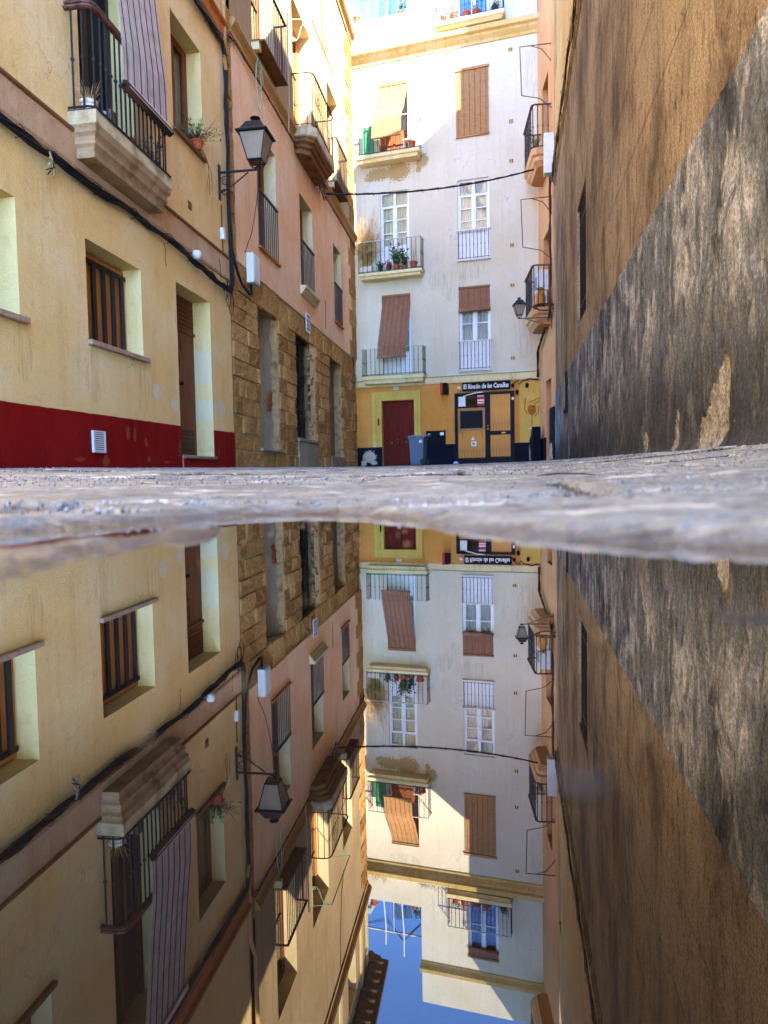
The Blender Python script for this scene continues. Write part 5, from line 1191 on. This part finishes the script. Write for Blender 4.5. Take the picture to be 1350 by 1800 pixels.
# ================================================================== right: stained house
Rh = building('stained_house', 'weathered house with blackened grey base and rust-orange render on the right', FR)
HR = [(-12.75, -11.25, 2.52, 4.50), (-19.0, -18.2, 9.9, 12.2)]
wall(Rh, 'stained_orange', -19.1, 1.8, 2.0, 7.45, HR[:1], grooves=(2.98, 3.72, 4.58, 5.6), gdepth=.003)
wall(Rh, 'beige_plaster', -19.1, 1.8, 7.45, 14.5, HR[1:], y=.01, name='upper_wall')
MB().box(-19.1, 1.8, .55, 10, -.2, 14.5).box(-19.1, -19.05, .03, .55, -.2, 14.5).box(1.75, 1.8, .03, .55, -.2, 14.5).box(-19.05, 1.75, .03, .55, 14.4, 14.498).build('house_body', 'roof_body', Rh)
MB().plate([(-19.0, 14.49), (-15.55, 14.49), (-15.55, 17.3), (-17.95, 15.05), (-19.0, 14.62)], .06, 1.4).build('roof_shadow_wedge', 'beige_plaster', Rh)  # unseen wedge added on the roof, shaped to cast the white house's shadow edge
moulding(Rh, 'stained_orange', -19.1, 1.8, 7.40, 7.52, .05, 0, name='string_course')
h = HR[0]; reveal(Rh, 'stained_orange', h, .30)
wd_ = MB().box(h[0], h[1], .28, .31, h[2], h[3]).build('window', 'interior', Rh)
gm = MB().box(h[0], h[1], .04, .06, h[2] + .3, h[2] + .33).build('window_grille', 'black_iron', Rh); MB().box(h[0], h[1], .04, .06, h[3] - .3, h[3] - .27).build('cross_bar', 'black_iron', gm)
bm_ = MB().tube([(0, 0, 0), (0, 0, h[3] - h[2] - .02)], .014, 5).mesh('bar', 'black_iron')
for i in range(9): inst('bar', bm_, gm, (h[0] + .1 + (h[1] - h[0] - .2) * i / 8, .05, h[2] + .01))
h = HR[1]; reveal(Rh, 'beige_plaster', h, .25, .01); casement(Rh, h, .18, 'dark_wood', 2, 'curtain', 0, 0, .07)
# blackened base as a real uneven skin
m = MB(); bare = []
ss = []; s_ = -19.08
while s_ < -1.0: 
    ss.append(s_); s_ += .022 if s_ > -6.5 else (.05 if s_ > -11 else .12)
ss += [-1.0 + .1 * i for i in range(28)]
nz_ = 100
def bare_mask(s, z):
    q = 0
    for (cs, cz, rs_, rz) in ((-3.98, .34, .20, .17), (-3.86, .47, .10, .17), (-4.2, .24, .2, .10), (-4.05, .18, .15, .09), (-4.93, .30, .07, .12), (-5.0, .2, .08, .07), (-6.1, .26, .08, .08), (-9.6, .95, .16, .30), (-10.2, 1.1, .1, .2), (-14.5, .5, .12, .35)):
        q = max(q, 1 - .5 * math.hypot((s - cs) / rs_, (z - cz) / rz))
    return max(0, q)
for j in range(nz_ + 1):
    z = -.1 + (2.17 + .1) * j / nz_
    for s in ss:
        top = 2.05 + .012 * n2(s, 0, 1.3); zz = -.1 + (top + .1) * j / nz_
        bmk = bare_mask(s, zz)
        y = -.026 - .012 * n2(s, zz * .4, 3.2) - .008 * n2(s * 2.2, zz, 5, 3.) - .010 * n2(s, zz * .45, 13, 7.) - .006 * n2(s, zz * .6, 24, 9.)
        e_ = bmk + .25 * n2(s, zz, 12, 2.)
        y += .012 * sstep(.44, .56, e_)
        y -= .06 * max(0, 1 - (zz - .10) / .13) ** 2 * (1 if zz > .0 else 1)
        if j == nz_: y = .004
        m.v.append((s, y, zz)); bare.append(bmk)
n_ = len(ss); m.f = [(j * n_ + i, j * n_ + i + 1, (j + 1) * n_ + i + 1, (j + 1) * n_ + i) for j in range(nz_) for i in range(n_ - 1)]
gb = m.build('grey_base', 'stained_grey', Rh, smooth=True, fix=False)
at_ = gb.data.attributes.new('bare', 'FLOAT', 'POINT'); at_.data.foreach_set('value', bare)
hm = MB().box(-15.35, -14.70, -.07, -.03, 1.25, 2.04).build('wall_hatch', 'black_frame', Rh, bevel=.008); MB().box(-15.27, -14.78, -.082, -.0705, 1.32, 1.97).build('hatch_panel', 'cement', hm, bevel=.006)
strands('wall_cable', 'long brown cable bundle along the right wall below the beige render', FR, [(1.7, -.08, 7.56), (-2, -.08, 7.55), (-8, -.08, 7.58), (-12, -.08, 7.54), (-15.3, -.08, 7.56), (-19.1, -.08, 7.52)], 5, .014, .04, ('cable_brown', 'cable_black', 'cable_brown', 'cable_beige', 'cable_black'), clips=28, seed=41)
for p_, nm, lab in (((-7.2, 7.75), -12.2, 'thin upper cable parallel to the brown bundle on the right wall'),):
    strands('wall_cable', lab, FR, [(1.7, -.06, 7.80), (-6, -.06, 7.78), (-12, -.06, 7.80), (-19, -.06, 7.76)], 2, .012, .02, 'cable_black', clips=14, seed=42)

# ================================================================== right: orange house with balconies
O = building('orange_house', 'narrow orange house with stacked iron balconies at the right end', FO)
HO = [(-1.95, -.95, 8.68, 10.9), (-1.95, -.95, 4.48, 6.7), (-1.95, -.95, 16.42, 18.5), (-1.6, -.7, .3, 2.6)]
wall(O, 'orange_plaster', -3.05, 0.0, -.1, 19.0, HO)
MB().box(-3.05, -.002, .5, 9, -.2, 18.99).box(-3.05, -3.0, .02, .5, -.2, 18.99).box(-.05, -.002, .004, .5, -.2, 18.99).box(-3.0, -.05, .02, .5, 18.9, 18.99).build('house_body', 'orange_plaster', O)
MB().box(-3.0, -1.62, -.05, 0, -.1, 1.0).build('base_band', 'navy_socle', O); MB().box(-.68, .0, -.06, 0, -.1, 1.75).build('base_band', 'navy_socle', O)
for z0 in (.42, .58, .74):
    pass
for k, h in enumerate(HO):
    reveal(O, 'orange_plaster', h, .25)
    if k < 3: casement(O, h, .16, 'brown_door', 2, 'curtain', .6, 0, .07)
    else: MB().box(h[0], h[1], .2, .24, h[2], h[3]).build('door', 'brown_door', O)
OB = []
for z, mt in ((4.46, 'rail_white'), (8.66, 'rust_rail'), (16.4, 'rust_rail')):
    b_ = balcony_slab(O, [(.02, z - .42), (-.34, z - .42), (-.38, z - .36), (-.44, z - .30), (-.45, z - .2), (-.50, z - .16), (-.52, z), (.02, z)], -2.25, -.45, 'orange_plaster', corner=.12)
    railing(b_, -2.22, -.48, -.50, z + .01, z + 1.12, 9, 3, 'black_iron', 'rust_rail', .013, True, .1, .035)
    OB.append(b_)
for z, lab in ((10.75, 'iron awning frame above the upper orange balcony'), (6.8, 'iron awning frame above the lower orange balcony')):
    e = thing('awning_bracket', lab, 'awning frame', FO, -.42, 0, z)
    m = MB(); hh = 1.9
    m.tube([(0, 0, .55), (0, -.82, .5), (0, -.78, -.75)], .014, 5); m.tube([(0, 0, .1), (0, -.25, .42), (0, -.55, .52)], .012, 5); m.tube([(0, -.78, -.75), (0, -.3, -.85), (0, -.0, -1.1)], .012, 5)
    m.build('near_frame', 'brown_iron', e)
e = thing('air_conditioner', 'white air conditioner on the lower orange balcony', 'air conditioner', FO, -1.1, -.20, 4.47)
MB().box(-.4, .4, -.14, .14, .5, 1.05).build('case', 'white_plastic', e, bevel=.015); MB().lathe([(.2, 0), (.2, .01), (.002, .012)], (0, 0, 0), 16).build('fan_grille', 'bin_grey', e).matrix_local = Matrix.Translation((0, -.142, .77)) @ Matrix.Rotation(R(90), 4, 'X'); MB().box(-.35, -.3, -.1, .1, 0, .499).build('leg', 'rail_white', e); MB().box(.3, .35, -.1, .1, 0, .499).build('leg', 'rail_white', e)
single('gas_bottle', MB().lathe([(.15, 0), (.155, .05), (.155, .30), (.12, .40), (.05, .44), (.05, .50), (.09, .50), (.09, .55), (.002, .55)], (0, 0, 0), 16), 'amber', FO, -.66, -.30, 4.47, 'orange gas bottle at the near end of the lower orange balcony', 'gas bottle', smooth=True)
single('wall_unit_box', MB().box(-.14, .14, -.25, 0, 0, 1.0), 'white_plastic', FR, -19.0, -.03, 7.65, 'tall white box on the wall beside the upper orange balcony', 'meter box', bevel=.012)
pot('potted_plant', 'small weeds in a trough on the upper orange balcony', FO, -.62, -.38, 8.67, .07, .1, 'rust_rail', 'leafy', n=20, spread=.15, ph=.3, leaf='leaf_olive', lsize=.05)
lantern(FO, -.30, -.04, 4.12, .86, 'small black iron street lantern beside the lower orange balcony', .66, scroll=False)
strands('wall_cable', 'tangled brown cables falling down the edge of the orange house', FO, [(-.12, -.06, 8.4), (-.1, -.1, 7.3), (-.16, -.1, 6.5), (-.1, -.12, 5.6), (-.14, -.1, 5.0), (-.2, -.1, 4.3), (-2.6, -.08, 3.6), (-2.8, -.06, 2.9)], 6, .016, .05, ('cable_brown', 'cable_black', 'cable_brown'), seed=44, wob=.04)
e = thing('cable_coil', 'coiled brown cables under the lower orange balcony', 'cable', FO, -.25, -.12, 4.45)
for k in range(5): MB().tube([(.02 * k, -.12 + math.cos(t * .4) * (.2 + .03 * k), -.05 + math.sin(t * .4) * .09) for t in range(16)], .012, 5, closed=False).build('coil', 'cable_brown', e)
for k, (s_, z_) in enumerate(((-.55, 1.3), (-.25, .95))):
    pass
e = thing('stair_rail', 'dark stepped planter wall at the foot of the orange house', 'low wall', FO, -2.3, -.08, 0)
MB().plate([(-.5, 0), (.3, 0), (.3, 1.35), (.1, 1.35), (-.1, 1.15), (-.5, .95)], -.25, -.02).build('wall_piece', 'navy_socle', e)
# cable over the street
p0 = FA.w(17.0, -.10, 6.52); p1 = FO.w(-.50, -.46, 8.10)
e = D.objects.new('street_cable', None); col.objects.link(e); e.location = p0; tag(e, 'black cable strung across the lane in front of the white house', 'cable')
pts = []
for i in range(41):
    t = i / 40; q = p0.lerp(p1, t) - p0; q.z -= .55 * 4 * t * (1 - t) * .35; pts.append(q)
MB().tube(pts, .017, 6).build('strand', 'cable_black', e, smooth=True); MB().tube([p + Vector((0, 0, .02 + .008 * math.sin(i * 2))) for i, p in enumerate(pts)], .008, 5).build('carrier_wire', 'cable_black', e)
for i in range(2, 40, 3): MB().tube([pts[i] + Vector((0, 0, .045)), pts[i] + Vector((.02, 0, .0)), pts[i] + Vector((.03, 0, -.05))], .007, 4).build('tie', 'cable_black', e)

# ================================================================== far block seen over the terrace
FB = Frame((-1.2, 32.0), -17.5)
Bk = building('back_house', 'pale house behind the roof terrace, seen above its glass screen', FB)
MB().box(-6, 0.2, 0, 8, -.2, 20.0).build('wall', 'white_plaster', Bk); MB().box(-6.1, .3, -.1, 8.1, 20.0, 20.25).build('coping', 'band_paint', Bk)
